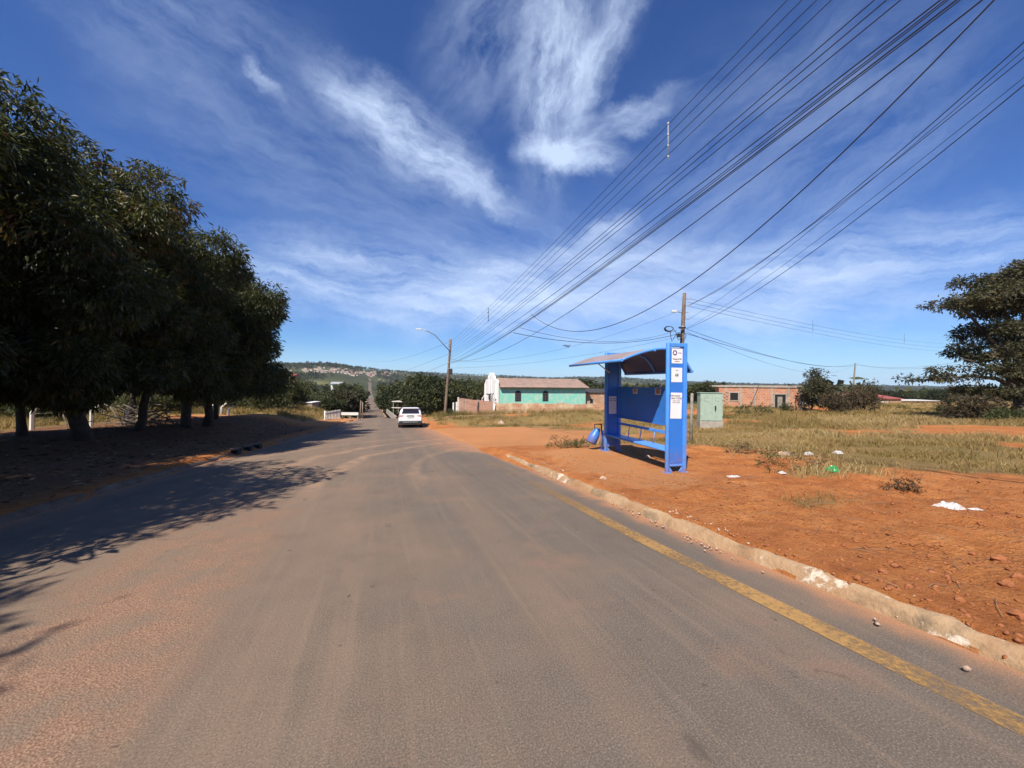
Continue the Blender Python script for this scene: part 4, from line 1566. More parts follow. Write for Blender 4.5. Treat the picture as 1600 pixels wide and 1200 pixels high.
for y in (.25, WD - .25):
    q = MB()
    q.bx(-.46, -.322, y - .12, y + .12, 0, EV + .3)
    q.build('pilaster', WHITE, front)
for k, xw in enumerate((2.65, 6.55)):
    a = [(xw + .42, .75), (xw + .42, 1.75)] + [(xw + .42 * math.cos(t), 1.75 + .42 * math.sin(t)) for t in np.linspace(.2, math.pi - .2, 9)] + [(xw - .42, 1.75), (xw - .42, .75)]
    zs = EV - 2.75
    w_ = MB()
    w_.prism([(u, v + zs) for u, v in a], 'y', -.03, .0)
    win = w_.build('window', DARK, CHAP)
    w_ = MB()
    for dx in (-.26, 0, .26):
        w_.bx(xw + dx - .016, xw + dx + .016, -.055, -.031, .76 + zs, 2.12 + zs)
    for dz in (1.05, 1.4, 1.75):
        w_.bx(xw - .40, xw + .40, -.052, -.0312, dz - .016 + zs, dz + .016 + zs)
    w_.build('grille', GRILLE, win)
# porch frame beside the front
q = MB()
for (y, h1) in ((WD + .5, 2.3), (WD + 2.4, 1.55)):
    q.bx(-.25, -.05, y - .12, y + .12, -.3, h1)
q.prism([(WD + .38, 2.3), (WD + 2.52, 1.55), (WD + 2.52, 1.75), (WD + .38, 2.52)], 'x', -.25, -.05)
q.bx(-.25, -.05, WD + .62, WD + 2.28, -.3, .25)
q.build('porch_frame', WHITE, CHAP)
q = MB()
q.prism([(0, 0), (2.4, 0), (2.4, 1.5), (1.2, 2.0), (0, 1.4)], 'y', WD * .6, WD * .95)
back_ = q.build('rear_annex', DARKROOF, CHAP)
back_.location = (WL + .1, 0, .2)
for k, (y) in enumerate((.9, -.35)):
    q = MB()
    q.tube([(-.9 - .1 * k, y, 0), (-.9 - .1 * k, y, 2.55), (-.75, y, 2.75)], .07, 8)
    q.build('gate_pier', DARKROOF, CHAP)

# boundary wall round the chapel: the run facing the camera and the run facing the road
WA = at(775, 652, 44)
WA.z = gz(WA.x, WA.y)
WB = at(968, 650, 42.6)


def wall_run(name, A, B, ztopA, ztopB, m, label, th=.16, broken=0.0, seed=1):
    A, B = Vector((A.x, A.y, 0)), Vector((B.x, B.y, 0))
    ln = (B - A).length
    root = empty(name, (A.x, A.y, 0), math.atan2(B.y - A.y, B.x - A.x), label, 'wall')
    n = max(4, int(ln / .4))
    mb = MB()
    rows_t = []
    for i in range(n + 1):
        f = i / n
        p = A.lerp(B, f)
        zt = ztopA + (ztopB - ztopA) * f + (round(float(fbm(i * .45, seed, seed)) * 6) * .1 * broken)
        rows_t.append((f * ln, gz(p.x, p.y) - .3, zt))
    for (x0, b0, z0), (x1, b1, _) in zip(rows_t[:-1], rows_t[1:]):
        mb._add([(x0, -th / 2, b0), (x1, -th / 2, b1), (x1, -th / 2, z0), (x0, -th / 2, z0), (x0, th / 2, b0), (x1, th / 2, b1), (x1, th / 2, z0), (x0, th / 2, z0)],
                [(0, 1, 2, 3), (5, 4, 7, 6), (3, 2, 6, 7), (4, 0, 3, 7), (1, 5, 6, 2)])
    mb.build('brick_courses', m, root)
    return root, ln


w1r, l1 = wall_run('brick_wall', WA, WB, -.62, -.52, BRICK_O, 'long orange brick wall with flaking plaster in front of the mint chapel', broken=.5, seed=3)
WC = at(716, 650, 53)
w2r, l2 = wall_run('brick_wall', WA, WC, -.50, -.42, BRICK_P, 'shorter pinkish brick wall facing the road beside the white chapel front', broken=.15, seed=8)
for f in (.02, .40, .80, .97):
    q = MB()
    x = f * l2
    q.bx(x - .10, x + .10, .082, .24, -3.4, -.38 + .1 * (f > .9))
    q.build('pier', WHITEPAINT if f in (.02, .97) else CONC, w2r)
q = MB()
q.tube([(-.35, -.5, -2.9), (-.12, -.16, -.7)], .085, 8)
q.build('leaning_post', WHITEPAINT, w1r)
for k, d0 in enumerate((.6, 1.7)):
    g = WC + Vector((-.53, .85, 0)) * d0
    q = MB()
    zz = gz(g.x, g.y)
    q.box((g.x, g.y, zz + .95), (.2, .2, 2.1))
    q.build('gate_post', WHITEPAINT)
    o = bpy.context.scene.collection.objects[-1]
    tag(o, ('white gate post standing against the end of the pinkish wall', 'white gate post a step beyond the pinkish wall end')[k], 'gate post')
# pavement kerb from the far pole to the wall
q = MB()
A, B = on_ground(662, 661), on_ground(772, 650)
rows = []
for f in np.linspace(0, 1, 20):
    p = A.lerp(B, f)
    zz = gz(p.x, p.y)
    rows.append([(p.x, p.y - .12, zz - .1), (p.x, p.y - .1, zz + .13), (p.x, p.y + .1, zz + .14), (p.x, p.y + .12, zz - .1)])
q.sheet(rows, smooth=False)
tag(q.build('kerb', FARK), kind='structure')


def house(name, base, rz, w, d, h, wallm, label, roofm, slope=0.0, over=.25, thick=.18, group=None, cat='house', openings=(), cols=()):
    root = empty(name, base, rz, label, cat, group)
    q = MB()
    q.bx(-w / 2, w / 2, 0, d, -.5, h)
    q.build('wall', wallm, root)
    q = MB()
    q.prism([(-over, h + .01), (d + over, h + slope + .01), (d + over, h + slope + thick), (-over, h + thick)], 'x', -w / 2 - over, w / 2 + over)
    q.build('roof', roofm, root)
    for (nm, x0, x1, z0, z1) in openings:
        q = MB()
        q.bx(x0, x1, -.015, .02, z0, z1)
        op = q.build(nm, DARK, root)
        q = MB()
        for xx in (x0 - .10, x1):
            q.bx(xx, xx + .10, -.05, -.0, z0 if nm == 'window' else z0 - .2, z1)
        q.bx(x0 - .16, x1 + .16, -.06, 0, z1, z1 + .12)
        if nm == 'window':
            q.bx(x0 - .14, x1 + .14, -.06, 0, z0 - .10, z0)
        q.build('frame', CONC, op)
    for x in cols:
        q = MB()
        q.bx(x - .09, x + .09, -.03, .02, -.4, h - .02)
        q.build('column', CONC, root)
    return root


HL = at(1123, 642, 45)
HWD = 8.0
HA = R(-24)
HB = HL + Vector((math.cos(HA), math.sin(HA), 0)) * HWD / 2
HB.z = gz(HB.x, HB.y)
hh = 1.50 - HB.z
BH = house('brick_house', HB, HA, HWD, 5.5, hh, BRICK_R, 'unfinished red brick house with a flat concrete roof and one dark doorway in the field', CONC, 0, .10, .24,
           openings=(('window', -2.85, -2.05, hh - 1.5, hh - .65), ('doorway', 1.5, 2.5, hh - 2.75, hh - .75)), cols=(-3.3, -1.8, -.4, 1.22, 2.8, 3.9))
q = MB()
q.bx(-4.75, -4.11, -.3, 5.2, hh + .04, hh + .20)
q.build('roof_overhang', CONC, BH)
q = MB()
q.tube([(4.75, -.6, -.4), (4.25, -.12, hh - 1.3)], .07, 8)
q.build('leaning_plank', WHITEPAINT, BH)
q = MB()
for k in range(9):
    q.bx(-3.31 - .16 * (k % 2), -3.29 + .17 * ((k + 1) % 2), -.10, -.031, hh - .6 - .2 * k, hh - .52 - .2 * k)
q.build('toothed_brickwork', BRICK_R, BH)
q = MB()
q.bx(1.75, 2.2, -.05, -.016, hh - 2.7, hh - 1.0)
q.build('door_board', GREYWOOD, BH)

HO = at(938, 640, 55)
HO.z = gz(HO.x, HO.y)
ho = .42 - HO.z
house('brick_house', HO, R(12), 5.2, 4, ho, BRICK_O, 'low orange brick house with a dark sloping roof next to the mint chapel', DARKROOF, .5, .15, .10,
      openings=(('window', .65, 1.2, ho - 1.35, ho - .5), ('window', -1.6, -1.15, ho - 1.45, ho - .85)))

# low roofs far across the field
for (px, py, d, w, dp, h, rm, wm, lab, sl) in ((1378, 634, 80, 9, 6, 1.5, REDROOF, BRICK_O, 'low far house with a dull red roof across the field', .9),
                                           (1362, 638, 74, 6, 3, 1.0, WHITEROOF, BRICK_O, 'low far shed with a pale flat roof in front of the red roof', .1),
                                           (1432, 636, 82, 10, 4, 1.3, WHITEROOF, BRICK_R, 'long far building with a cream roof edge left of the spreading tree', .1)):
    p = at(px, py, d)
    zb = at(px, py + 1, d).z - 2.0
    house('low_house', (p.x, p.y, zb), R(6), w, dp, 2.7 + h * .55, wm, lab, rm, sl, .3, .14)
p = at(1290, 636, 70)
house('low_house', (p.x, p.y, gz(p.x, p.y) - .2), R(3), 7, 4, 1.9, WHITE, 'low pale wall of a far house half hidden by the brown bushes', WHITEROOF, .2, .2, .1)

# electrical cabinet and posts in the grass
EB = at(1111.5, 662, 22)
EB.z = gz(EB.x, EB.y)
zt = at(1111, 614.5, 22).z - EB.z
zb = at(1111, 658.5, 22).z - EB.z
CAB = empty('electrical_cabinet', EB, R(-10), 'sage green metal cabinet with double doors standing in the dry grass', 'cabinet')
q = MB()
q.bx(-.60, .60, 0, .62, zb, zt)
q.build('housing', SAGE, CAB, .015)
for x0, x1 in ((-.58, .02), (.03, .585)):
    q = MB()
    q.bx(x0, x1, -.022, -.001, zb + .05, zt - .05)
    dr_ = q.build('door', SAGE, CAB, .008)
    for z in (zt - .35, zb + .35):
        q = MB()
        q.tube([(x0 + .01 if x0 < 0 else x1 - .01, -.028, z - .06), (x0 + .01 if x0 < 0 else x1 - .01, -.028, z + .06)], .016, 8)
        q.build('hinge', SAGE, dr_)
    q = MB()
    for k in range(4):
        a = .6 + k * 1.35
        cx_ = (x0 + x1) / 2
        q.tube([(cx_ + .11 * math.cos(a + e), -.024, zt - .36 + .11 * math.sin(a + e)) for e in np.linspace(0, .8, 5)], .008, 5)
    q.build('vent', DARKROOF, dr_)
q = MB()
q.bx(.16, .24, -.05, -.0225, zt - .95, zt - .72)
q.bx(.18, .21, -.05, -.0225, zt - 1.05, zt - .95)
q.build('lock_handle', CARBLACK, CAB)
q = MB()
q.bx(-.64, .64, -.04, .66, zt, zt + .035)
q.build('top_cap', SAGE, CAB, .01)
q = MB()
q.bx(-.62, .62, -.02, .64, -.3, zb)
q.build('plinth', CONC, CAB)
for (px, yb, yt, d, lab) in ((1079.5, 664, 614.5, 13.5, 'grey wooden fence post just right of the shelter end panel'),):
    g = at(px, yb, d)
    g.z = gz(g.x, g.y)
    q = MB()
    q.tube([(0, 0, -.3), (.01, 0, .8), (.03, 0, at(px, yt, d).z - g.z)], [.06, .055, .05], 8)
    o = q.build('fence_post', GREYWOOD)
    o.location = g
    tag(o, lab, 'fence post')

# small white hut, open shed, bridge parapets and white fences in the dip
g = at(482, 644, 52)
g.z = at(482, 645, 52).z
HUT = empty('white_hut', g, R(-12), 'small white hut half hidden by trees left of the road', 'hut')
q = MB(); q.bx(-.45, .60, 0, 1.0, -.6, .55); q.build('wall', WHITE, HUT)
q = MB(); q.bx(-.65, .70, -.15, 1.1, .55, 1.35); q.build('upper_wall', CONCPOLE, HUT)
q = MB(); q.prism([(-.3, 1.36), (1.3, 1.44), (1.3, 1.52), (-.3, 1.44)], 'x', -.78, .82); q.build('roof', WHITE, HUT)
q = MB(); q.bx(.05, .5, -.02, -.001, -.25, .35); q.build('window', DARK, HUT)

g = at(627, 634, 78)
SHD = empty('open_shed', (g.x, g.y, g.z - 1.0), R(-10), 'small open shed with a pale roof edge among trees right of the far road', 'shed')
for x in (-1.7, 1.7):
    for y in (0, 2.2):
        q = MB(); q.bx(x - .07, x + .07, y - .07, y + .07, -.8, 1.75); q.build('post', GREYWOOD, SHD)
q = MB(); q.bx(-2, 2, -.2, 2.5, 1.75, 1.92); q.build('roof', WHITEROOF, SHD)
q = MB(); q.bx(-2, 2.3, -.2, -.1, .50, .68); q.build('rail', WHITEROOF, SHD)
q = MB(); q.bx(-1.6, 1.6, 2.1, 2.15, -.8, 1.75); q.build('back_wall', DARKROOF, SHD)


def parapet(A, B, h, th, label):
    mb = MB()
    rows = []
    dv = (B - A).normalized()
    nx, ny = -dv.y, dv.x
    for f in np.linspace(0, 1, 9):
        p = A.lerp(B, f)
        rows.append([(p.x - nx * th, p.y - ny * th, p.z - .6), (p.x - nx * th, p.y - ny * th, p.z + h), (p.x + nx * th, p.y + ny * th, p.z + h), (p.x + nx * th, p.y + ny * th, p.z - .6)])
    mb.sheet(rows, smooth=False)
    return tag(mb.build('parapet', CONC), label, 'parapet')


def low(px, py, d):
    p = at(px, py, d)
    return p


parapet(low(620, 655, 52), low(604, 641, 88), .32, .10, 'pale concrete parapet sloping down right of the far road behind the car')
parapet(low(593, 629, 100), low(588, 624, 130), .6, .15, 'short pale parapet farther down beside the far road')
# picket fence + rail fence on the left shoulder of the dip
g0, g1 = on_ground(508, 655.5), on_ground(531, 654.5)
PF = empty('picket_fence', (g0.x, g0.y, g0.z), math.atan2(g1.y - g0.y, g1.x - g0.x), 'short white picket fence left of the road before the dip', 'fence')
ln = (g1 - g0).length
for k in range(11):
    x = ln * k / 10
    q = MB()
    q.bx(x - .045, x + .045, -.02, .02, -.5, .72)
    q.build('picket', WHITEPAINT, PF)
q = MB(); q.bx(-.1, ln + .1, .022, .06, .55, .64); q.build('rail', WHITEPAINT, PF)
q = MB(); q.tube([(-.05, 0, .8), (-.45, -.2, -.4)], .06, 6); q.build('brace', WHITEPAINT, PF)
g0 = at(533, 653.5, g1.y)
g1 = at(560, 653, g0.y)
RF = empty('rail_fence', (g0.x, g0.y, g0.z), math.atan2(g1.y - g0.y, g1.x - g0.x), 'white single rail fence between the picket fence and the road', 'fence')
ln = (g1 - g0).length
q = MB(); q.bx(0, ln, -.05, .05, .32, .60); q.build('rail', WHITEPAINT, RF)
for x in (.1, ln / 2, ln - .1):
    q = MB(); q.bx(x - .06, x + .06, .052, .15, -.6, .35); q.build('post', GREYWOOD, RF)
g = at(563, 648, 46)
q = MB(); q.tube([(0, 0, -.8), (.05, 0, 1.7)], [.10, .08], 8)
o = q.build('fence_post', WOODPOLE); o.location = g
tag(o, 'dark leaning timber post where the road narrows', 'fence post')
g = at(566.5, 647, 47)
q = MB(); q.tube([(0, 0, -.8), (0, 0, 1.5)], [.06, .05], 8)
o = q.build('fence_post', GREYWOOD); o.location = g
tag(o, 'pale thin post right beside the dark timber post at the road narrowing', 'fence post')

# fence of white concrete posts with bent tops behind the mango trees
FN = empty('wire_fence', gp(26, -13.0), 0, 'wire fence on white concrete posts with bent tops behind the mango trees', 'fence')
fl = []
for (px, yb, yt, d) in ((50, 684, 634, 17), (143, 672, 633, 19.5), (199, 672, 630, 22), (217, 674, 629, 21), (331, 657, 629, 33), (346, 661, 630, 31), (357, 664.5, 634, 29)):
    b0 = at(px, yb, d)
    z1 = at(px, yt, d).z
    h = z1 - b0.z
    q = MB()
    pts = [(0, -.02, -.4), (0, 0, h * .78), (.04, 0, h * .82), (.36, .02, h)]
    q.tube([Vector(p) for p in pts], [.085, .075, .075, .06], 6, smooth=False)
    o = q.build('post', WHITEPAINT, FN)
    o.location = b0 - FN.location
    fl.append((b0, h))
q = MB()
fl2 = sorted(fl, key=lambda a: a[0].y)
for (a, ha), (b, hb) in zip(fl2[:-1], fl2[1:]):
    for f in (.15, .3, .45, .6, .75):
        q.tube([a - FN.location + Vector((0, 0, ha * f)), b - FN.location + Vector((0, 0, hb * f))], .006, 4)
wr = q.build('wire_strand', STEEL, FN)
wr['kind'] = 'stuff'

# storm drain openings in the left kerb
DR = empty('storm_drain', on_ground(388, 707), R(18), 'kerb storm drain with three small black openings under the mango trees', 'drain')
for k, (px, py) in enumerate(((369, 713), (388, 706.5), (403, 701))):
    g = on_ground(px, py) - DR.location
    g = Matrix.Rotation(R(-18), 3, 'Z') @ g
    q = MB(); q.bx(g.x - .10, g.x + .10, g.y - .17, g.y + .17, g.z - .05, g.z + .15); q.build('inlet', BARREL, DR, .02)
    q = MB(); q.bx(g.x - .16, g.x + .06, g.y - .22, g.y + .22, g.z + .152, g.z + .19); q.build('slab', KERB_D, DR, .01)

# ------------------------------------------------------------------ other trees and bushes


def sparse_tree(name, base, blobs, label, seed, n_cl, per, ll, lw, lm, bark, paths=None, droop=.1, flat=.4, spread=1.0, shell=.7, squash=1.0, group=None, cat='tree'):
    root = empty(name, base, 0, label, cat, group)
    leaf_cloud('crown', blobs, n_cl, per, ll, lw, lm, root, droop, shell, seed, spread, flat=flat, squash=squash)
    if paths:
        trunk('trunk', paths, bark, root, 8)
    return root


# big spreading tree at the right edge
TB = at(1588, 648, 26)
TB.z = gz(TB.x, TB.y)


def rel(px, py, d):
    return at(px, py, d) - TB


bl = []
rgx = np.random.default_rng(5)
for (px, py, d, rp, rq) in ((1560, 432, 26, 62, 26), (1500, 455, 25, 34, 24), (1478, 472, 25, 18, 12), (1620, 420, 27, 60, 26), (1540, 475, 26, 50, 26), (1512, 505, 25.5, 22, 26), (1590, 500, 27, 40, 26), (1640, 480, 27, 50, 40),
                            (1560, 520, 26, 40, 22), (1530, 475, 25.5, 40, 30), (1575, 455, 26, 50, 30), (1575, 545, 26, 45, 20), (1530, 558, 25, 42, 12), (1500, 575, 25, 30, 10), (1475, 590, 25, 20, 5), (1545, 588, 26, 40, 9), (1540, 612, 26, 30, 11), (1505, 612, 25, 20, 9), (1650, 560, 27, 45, 40), (1700, 470, 28, 60, 60), (1690, 560, 28, 50, 40)):
    c0 = rel(px + 32, py, d)
    for k in range(5):
        ex, ez = rp / F * d, rq / F * d
        bl.append((c0.x + rgx.normal(0, .42) * ex, c0.y + rgx.normal(0, 1.2), c0.z + rgx.normal(0, .42) * ez, ex * .42, 1.1, max(.18, ez * .42)))
pths = []
root_ = Vector((0, 0, -.2))
fork = rel(1597, 610, 26)
pths.append(([root_, root_.lerp(fork, .5) + Vector((.1, 0, 0)), fork], [.50, .36, .32]))
for (px, py, d) in ((1500, 560, 25), (1560, 450, 26), (1490, 465, 25), (1640, 450, 27), (1480, 590, 25), (1540, 520, 26), (1690, 520, 28), (1600, 430, 27)):
    e = rel(px, py, d)
    m1 = fork.lerp(e, .35) + Vector((0, 0, .5))
    m2 = fork.lerp(e, .7) + Vector((0, 0, .35))
    pths.append(([fork, m1, m2, e], [.20, .13, .08, .03]))
sparse_tree('spreading_tree', TB, bl, 'large dark spreading tree with open layered branches at the right edge', 21, 8200, 9, .20, .085, OLIVE, BARK, pths, .15, .45)


def bush(px, py, d, w, h, label, seed, lm=OLIVE, n=500, per=9, ll=.16, lw=.07, name='bush', cat='bush', trunk_=None, bark=BARK_G, group=None, zoff=0.0, gaps=.62):
    """crown w wide and h high whose foot is at the pixel, on the ground there"""
    b = at(px, py, d)
    b.z = gz(b.x, b.y) + zoff
    rg = np.random.default_rng(seed)
    bl = []
    for k in range(16):
        a = rg.random() * 6.28
        rr = (rg.random() ** .6) * w * .36
        zz = h * (.22 + .62 * rg.random() * (1 - .45 * rr / (w * .36)))
        br = w * (.13 + .10 * rg.random())
        bl.append((math.cos(a) * rr, math.sin(a) * rr, zz, br, br, br * .8))
    if trunk_:
        pth = limb_paths(rg, (0, 0, -.2), h * trunk_, 5, h * .42, max(.04, h * .018))
    else:
        pth = []
        for k in range(5):
            a = k * 1.3
            pth.append(([Vector((0, 0, -.1)), Vector((math.cos(a) * w * .12, math.sin(a) * w * .12, h * .35)), Vector((math.cos(a) * w * .26, math.sin(a) * w * .26, h * .8))], [h * .014, h * .010, h * .004]))
    return sparse_tree(name, b, bl, label, seed, n, per, ll, lw, lm, bark, pth, .15, .2, 1.0, gaps, group=group, cat=cat)


bush(1268, 640, 41, 4.6, 5.1, 'sparse grey brown tree right behind the unfinished brick house', 31, OLIVE, 900, 9, .20, .09, 'sparse_tree', 'tree', .35, BARK_G, gaps=.75)
bush(1326, 642, 40, 5.6, 3.4, 'low brown bush in front of the distant grey pole', 32, BROWNL, 900, 9, .18, .08)
bush(1305, 646, 36, 3.0, 2.4, 'small brown bush between the sparse tree and the low brown bush', 33, BROWNL, 420, 9, .16, .07)
bush(1352, 640, 44, 4.4, 4.3, 'thin bush with wispy raised branches right of the distant pole', 34, OLIVE, 330, 9, .18, .08, trunk_=.35, gaps=.95)
bush(1525, 640, 24, 3.4, 1.7, 'dense brown bush under the left side of the spreading tree', 35, BROWNL, 600, 9, .15, .07)
bush(1470, 637, 40, 1.6, 1.0, 'small yellow green bush at the foot of the far cream building', 36, GREEN, 120, 8, .15, .06)
bush(1575, 655, 21, 2.0, .6, 'low yellowish weed clump at the right edge of the field', 37, GREEN, 260, 8, .14, .05)
bush(1230, 648, 40, 1.8, 1.0, 'green weeds growing before the doorway of the brick house', 38, GREEN, 150, 8, .14, .06)
bush(1175, 652, 38, 4.4, .85, 'green weeds along the front wall of the brick house', 39, GREEN, 220, 8, .14, .06)
bush(703, 664, 39, .9, .9, 'small bright green plant at the foot of the far pole', 40, GREEN, 120, 8, .14, .06, name='weed_plant', cat='plant')
# left side beyond the mango row
bush(408, 662, 36, 6.2, 4.3, 'large feathery olive bush beyond the last mango tree', 41, GREEN, 1500, 9, .20, .07)
bush(446, 658, 40, 4.6, 4.6, 'upright green bush left of the small white hut', 42, GREEN, 1100, 9, .20, .07)
bush(372, 658, 40, 4.4, 3.6, 'shaded olive bush behind the bent concrete fence posts', 43, OLIVE, 800, 9, .20, .07)
bush(232, 664, 30, 5.0, 3.2, 'olive bush seen between the mango trunks behind the fence', 44, GREEN, 700, 9, .2, .07)
bush(110, 668, 24, 5.0, 2.6, 'green bush behind the fence at the far left trunks', 45, GREEN, 650, 9, .2, .07)
bush(20, 668, 23, 5.0, 2.8, 'green bush behind the fence at the left edge of the photo', 46, GREEN, 600, 9, .2, .07)
bush(300, 660, 36, 6.0, 3.5, 'olive bush behind the broad cluster of mango trunks', 47, OLIVE, 700, 9, .2, .07)
bush(436, 520, 33, .1, .1, '', 48) if False else None


# brush heap and felled branches under the trees
def heap(px, py, d, w, h, n, label, seed, name='brush_heap'):
    b = at(px, py, d); b.z = gz(b.x, b.y)
    rg = np.random.default_rng(seed)
    mb = MB()
    for k in range(n):
        a = rg.random() * 6.28
        p = Vector((rg.normal(0, w * .28), rg.normal(0, w * .2), abs(rg.normal(0, h * .35))))
        dv = Vector((math.cos(a), math.sin(a) * .6, rg.normal(0, .35))).normalized() * w * (.2 + .25 * rg.random())
        mb.tube([p - dv, p + Vector((0, 0, .06)), p + dv], [.03, .022, .01], 5)
    o = mb.build(name, BARK_G)
    o.location = b
    return tag(o, label, 'brush heap')


heap(225, 676, 20, 2.6, 1.4, 70, 'heap of cut grey branches among the mango trunks', 51)
heap(428, 658, 37, 2.4, 1.0, 50, 'pile of pale cut wood in the sun past the mango shade', 52)

# trees down in the dip: a few kinds built once, then copied
PROTO = []


def valley_proto(seed, w, h, lm, label):
    rg = np.random.default_rng(seed)
    bl = [(0, 0, h * .58, w * .36, w * .36, h * .30)]
    for k in range(13):
        a = rg.random() * 6.28
        rr = w * (.18 + .2 * rg.random())
        zz = h * (.36 + .52 * rg.random())
        br = w * (.13 + .09 * rg.random())
        bl.append((math.cos(a) * rr, math.sin(a) * rr, zz, br, br, br * .8))
    root = empty('valley_tree', (0, 0, -500), 0, label, 'tree', 'trees in the dip beyond the road')
    leaf_cloud('crown', bl, 620, 8, .62, .30, lm, root, .15, .5, seed)
    trunk('trunk', limb_paths(rg, (0, 0, -.4), h * .42, 5, h * .3, h * .022), BARK_G, root, 6)
    return root


VT = [valley_proto(61, 7, 8, GREEN, 'rounded green tree in the wooded dip'), valley_proto(62, 6, 9.5, OLIVE, 'tall dull olive tree in the wooded dip'), valley_proto(63, 8.5, 7.5, WOODS, 'broad dark green tree in the wooded dip')]
used = [False, False, False]
LEFTV = [(462, 52, 1, 1.0), (490, 62, 0, 1.05), (508, 60, 2, .95), (524, 66, 0, .95), (536, 74, 2, 1.0), (541, 70, 1, .8), (547, 84, 0, .8), (500, 82, 1, 1.1), (520, 88, 2, 1.2), (470, 74, 0, 1.2), (450, 66, 2, 1.15), (552, 100, 0, .8), (535, 105, 2, 1.4), (548, 130, 2, 1.5), (535, 120, 0, 1.2), (485, 100, 0, 1.4), (505, 118, 2, 1.4), (430, 62, 0, 1.2), (400, 60, 1, 1.2), (360, 56, 2, 1.2), (460, 110, 1, 1.5), (320, 50, 0, 1.1), (270, 44, 2, 1.1), (200, 40, 0, 1.1), (120, 36, 1, 1.0), (40, 34, 2, 1.0), (-60, 34, 0, 1.0)]
RIGHTV = [(612, 100, 0, 1.0), (622, 90, 2, 1.0), (634, 96, 0, 1.15), (645, 84, 1, 1.05), (655, 78, 2, 1.1), (668, 76, 0, 1.1), (680, 74, 2, 1.1), (690, 82, 1, 1.2), (640, 120, 2, 1.5), (660, 110, 0, 1.4), (605, 130, 2, 1.2), (616, 140, 0, 1.5), (702, 90, 2, 1.3), (716, 96, 2, 1.4), (730, 92, 0, 1.25), (745, 100, 2, 1.5), (760, 104, 1, 1.4), (690, 60, 0, .75), (668, 58, 2, .75), (710, 66, 1, .8), (740, 70, 0, .75),
          (925, 90, 2, 1.3), (945, 84, 0, 1.2), (965, 95, 2, 1.4), (990, 90, 0, 1.2), (1010, 96, 1, 1.2), (1030, 88, 2, 1.2), (1095, 80, 0, 1.1), (1110, 96, 2, 1.3), (1410, 130, 2, 1.5), (1440, 140, 0, 1.6), (1385, 150, 1, 1.6), (1470, 120, 2, 1.4), (1340, 160, 2, 1.5), (1310, 150, 0, 1.3)]
WHERE = ['rounded green tree %s', 'tall dull olive tree %s', 'broad dark green tree %s']
for side, lst in (('in the wooded dip left of the far road', LEFTV), ('in the wooded dip right of the far road', RIGHTV)):
    for i, (px, d, k, sc) in enumerate(lst):
        o = VT[k] if not used[k] else copy_tree(VT[k])
        used[k] = True
        p = at(px, 600, d)
        o.location = (p.x, p.y, gz(p.x, p.y) - .2)
        o.rotation_euler = (0, 0, (i * 2.4) % 6.28)
        top = float(np.interp(px, [-60, 420, 440, 470, 500, 520, 545, 558, 566, 600, 612, 625, 640, 660, 690, 720, 760, 900, 1000, 1110, 1300, 1500],
                              [585, 592, 600, 607, 612, 611, 600, 606, 618, 618, 604, 594, 588, 585, 586, 597, 596, 592, 597, 597, 601, 603])) + ((i * 13) % 7) * 1.6
        if d < 70 and px > 430:
            top += 8
        hgt = max(2.6, (at(px, top, d).z - o.location.z))
        zs = hgt / (8, 9.5, 7.5)[k]
        xs = max(.55 * sc, min(sc, zs * 1.25))
        o.scale = (xs, xs, zs)
        sd = side
        if px > 780:
            sd = 'behind the chapel and the field'
        elif px < 420:
            sd = 'behind the fence left of the mango row'
        o['label'] = WHERE[k] % sd
        o['group'] = ('trees in the dip beyond the road' if px < 780 else 'trees behind the chapel and the field') if px >= 420 else 'trees behind the left fence'

# far woods on the slopes: one mass nobody could count
rg = np.random.default_rng(99)
N = 26000
uu = rg.uniform(-1.45, 1.75, N)
DD = np.interp(uu, _RU, _RD)
fr_ = rg.random(N) ** .8
Yp = 130 + (DD * 1.02 - 130) * fr_
Xp = uu * Yp
dens = fbm(Xp * .006, Yp * .006, 71) + fbm(Xp * .02, Yp * .02, 73) * .6
tt_, ss_ = ts(Xp, Yp)
road_clear = np.abs(ss_ - (edgeL(tt_) + edgeR(tt_)) / 2) > (6 + Yp * .012)
town = np.exp(-(((uu + .45) / .13) ** 2)) * sm(.45, .55, Yp / DD) * (1 - sm(.80, .9, Yp / DD))
keep = (dens > -.14 + town * .34) & road_clear & ~((Yp < 170) & (np.abs(uu + .1) < .9) & (uu > -.02))
keep |= (Yp > DD * .93)
Xp, Yp, uu = Xp[keep], Yp[keep], uu[keep]
N = len(Xp)
Zp = ground(Xp, Yp)
sz = rg.uniform(3.5, 8.0, N) * np.where(rg.random(N) > .93, 1.4, 1.0)
per = 34
ci = np.repeat(np.arange(N), per)
n = len(ci)
dd = rg.normal(size=(n, 3)); dd /= np.linalg.norm(dd, axis=1, keepdims=True)
cen = np.stack([Xp, Yp, Zp + sz * .62], 1)[ci] + dd * (sz[ci] * np.stack([np.full(n, .62)] * 1, 1)[:, 0] * rg.uniform(.45, 1.0, n))[:, None] * np.array([1, 1, .82])
q1 = rg.normal(size=(n, 3)); q1 /= np.linalg.norm(q1, axis=1, keepdims=True)
q2 = np.cross(q1, rg.normal(size=(n, 3))); q2 /= np.linalg.norm(q2, axis=1, keepdims=True)
hs = (sz[ci] * rg.uniform(.10, .24, n))[:, None]
V = np.stack([cen + q1 * hs, cen + q2 * hs * .7, cen - q1 * hs, cen - q2 * hs * .7], 1).reshape(-1, 3)
k = np.arange(n) * 4
Fq = np.stack([k, k + 1, k + 2, k + 3], 1)
tb = np.clip(rg.beta(2, 3, N)[ci] + rg.normal(0, .08, n), 0, 1)
woods = np_mesh('distant_woods', V, Fq, WOODS, attrs={'tint': np.repeat(tb, 4)})
tag(woods, 'dark green scrub and woods covering the far slopes and ridge', 'woods', kind='stuff')

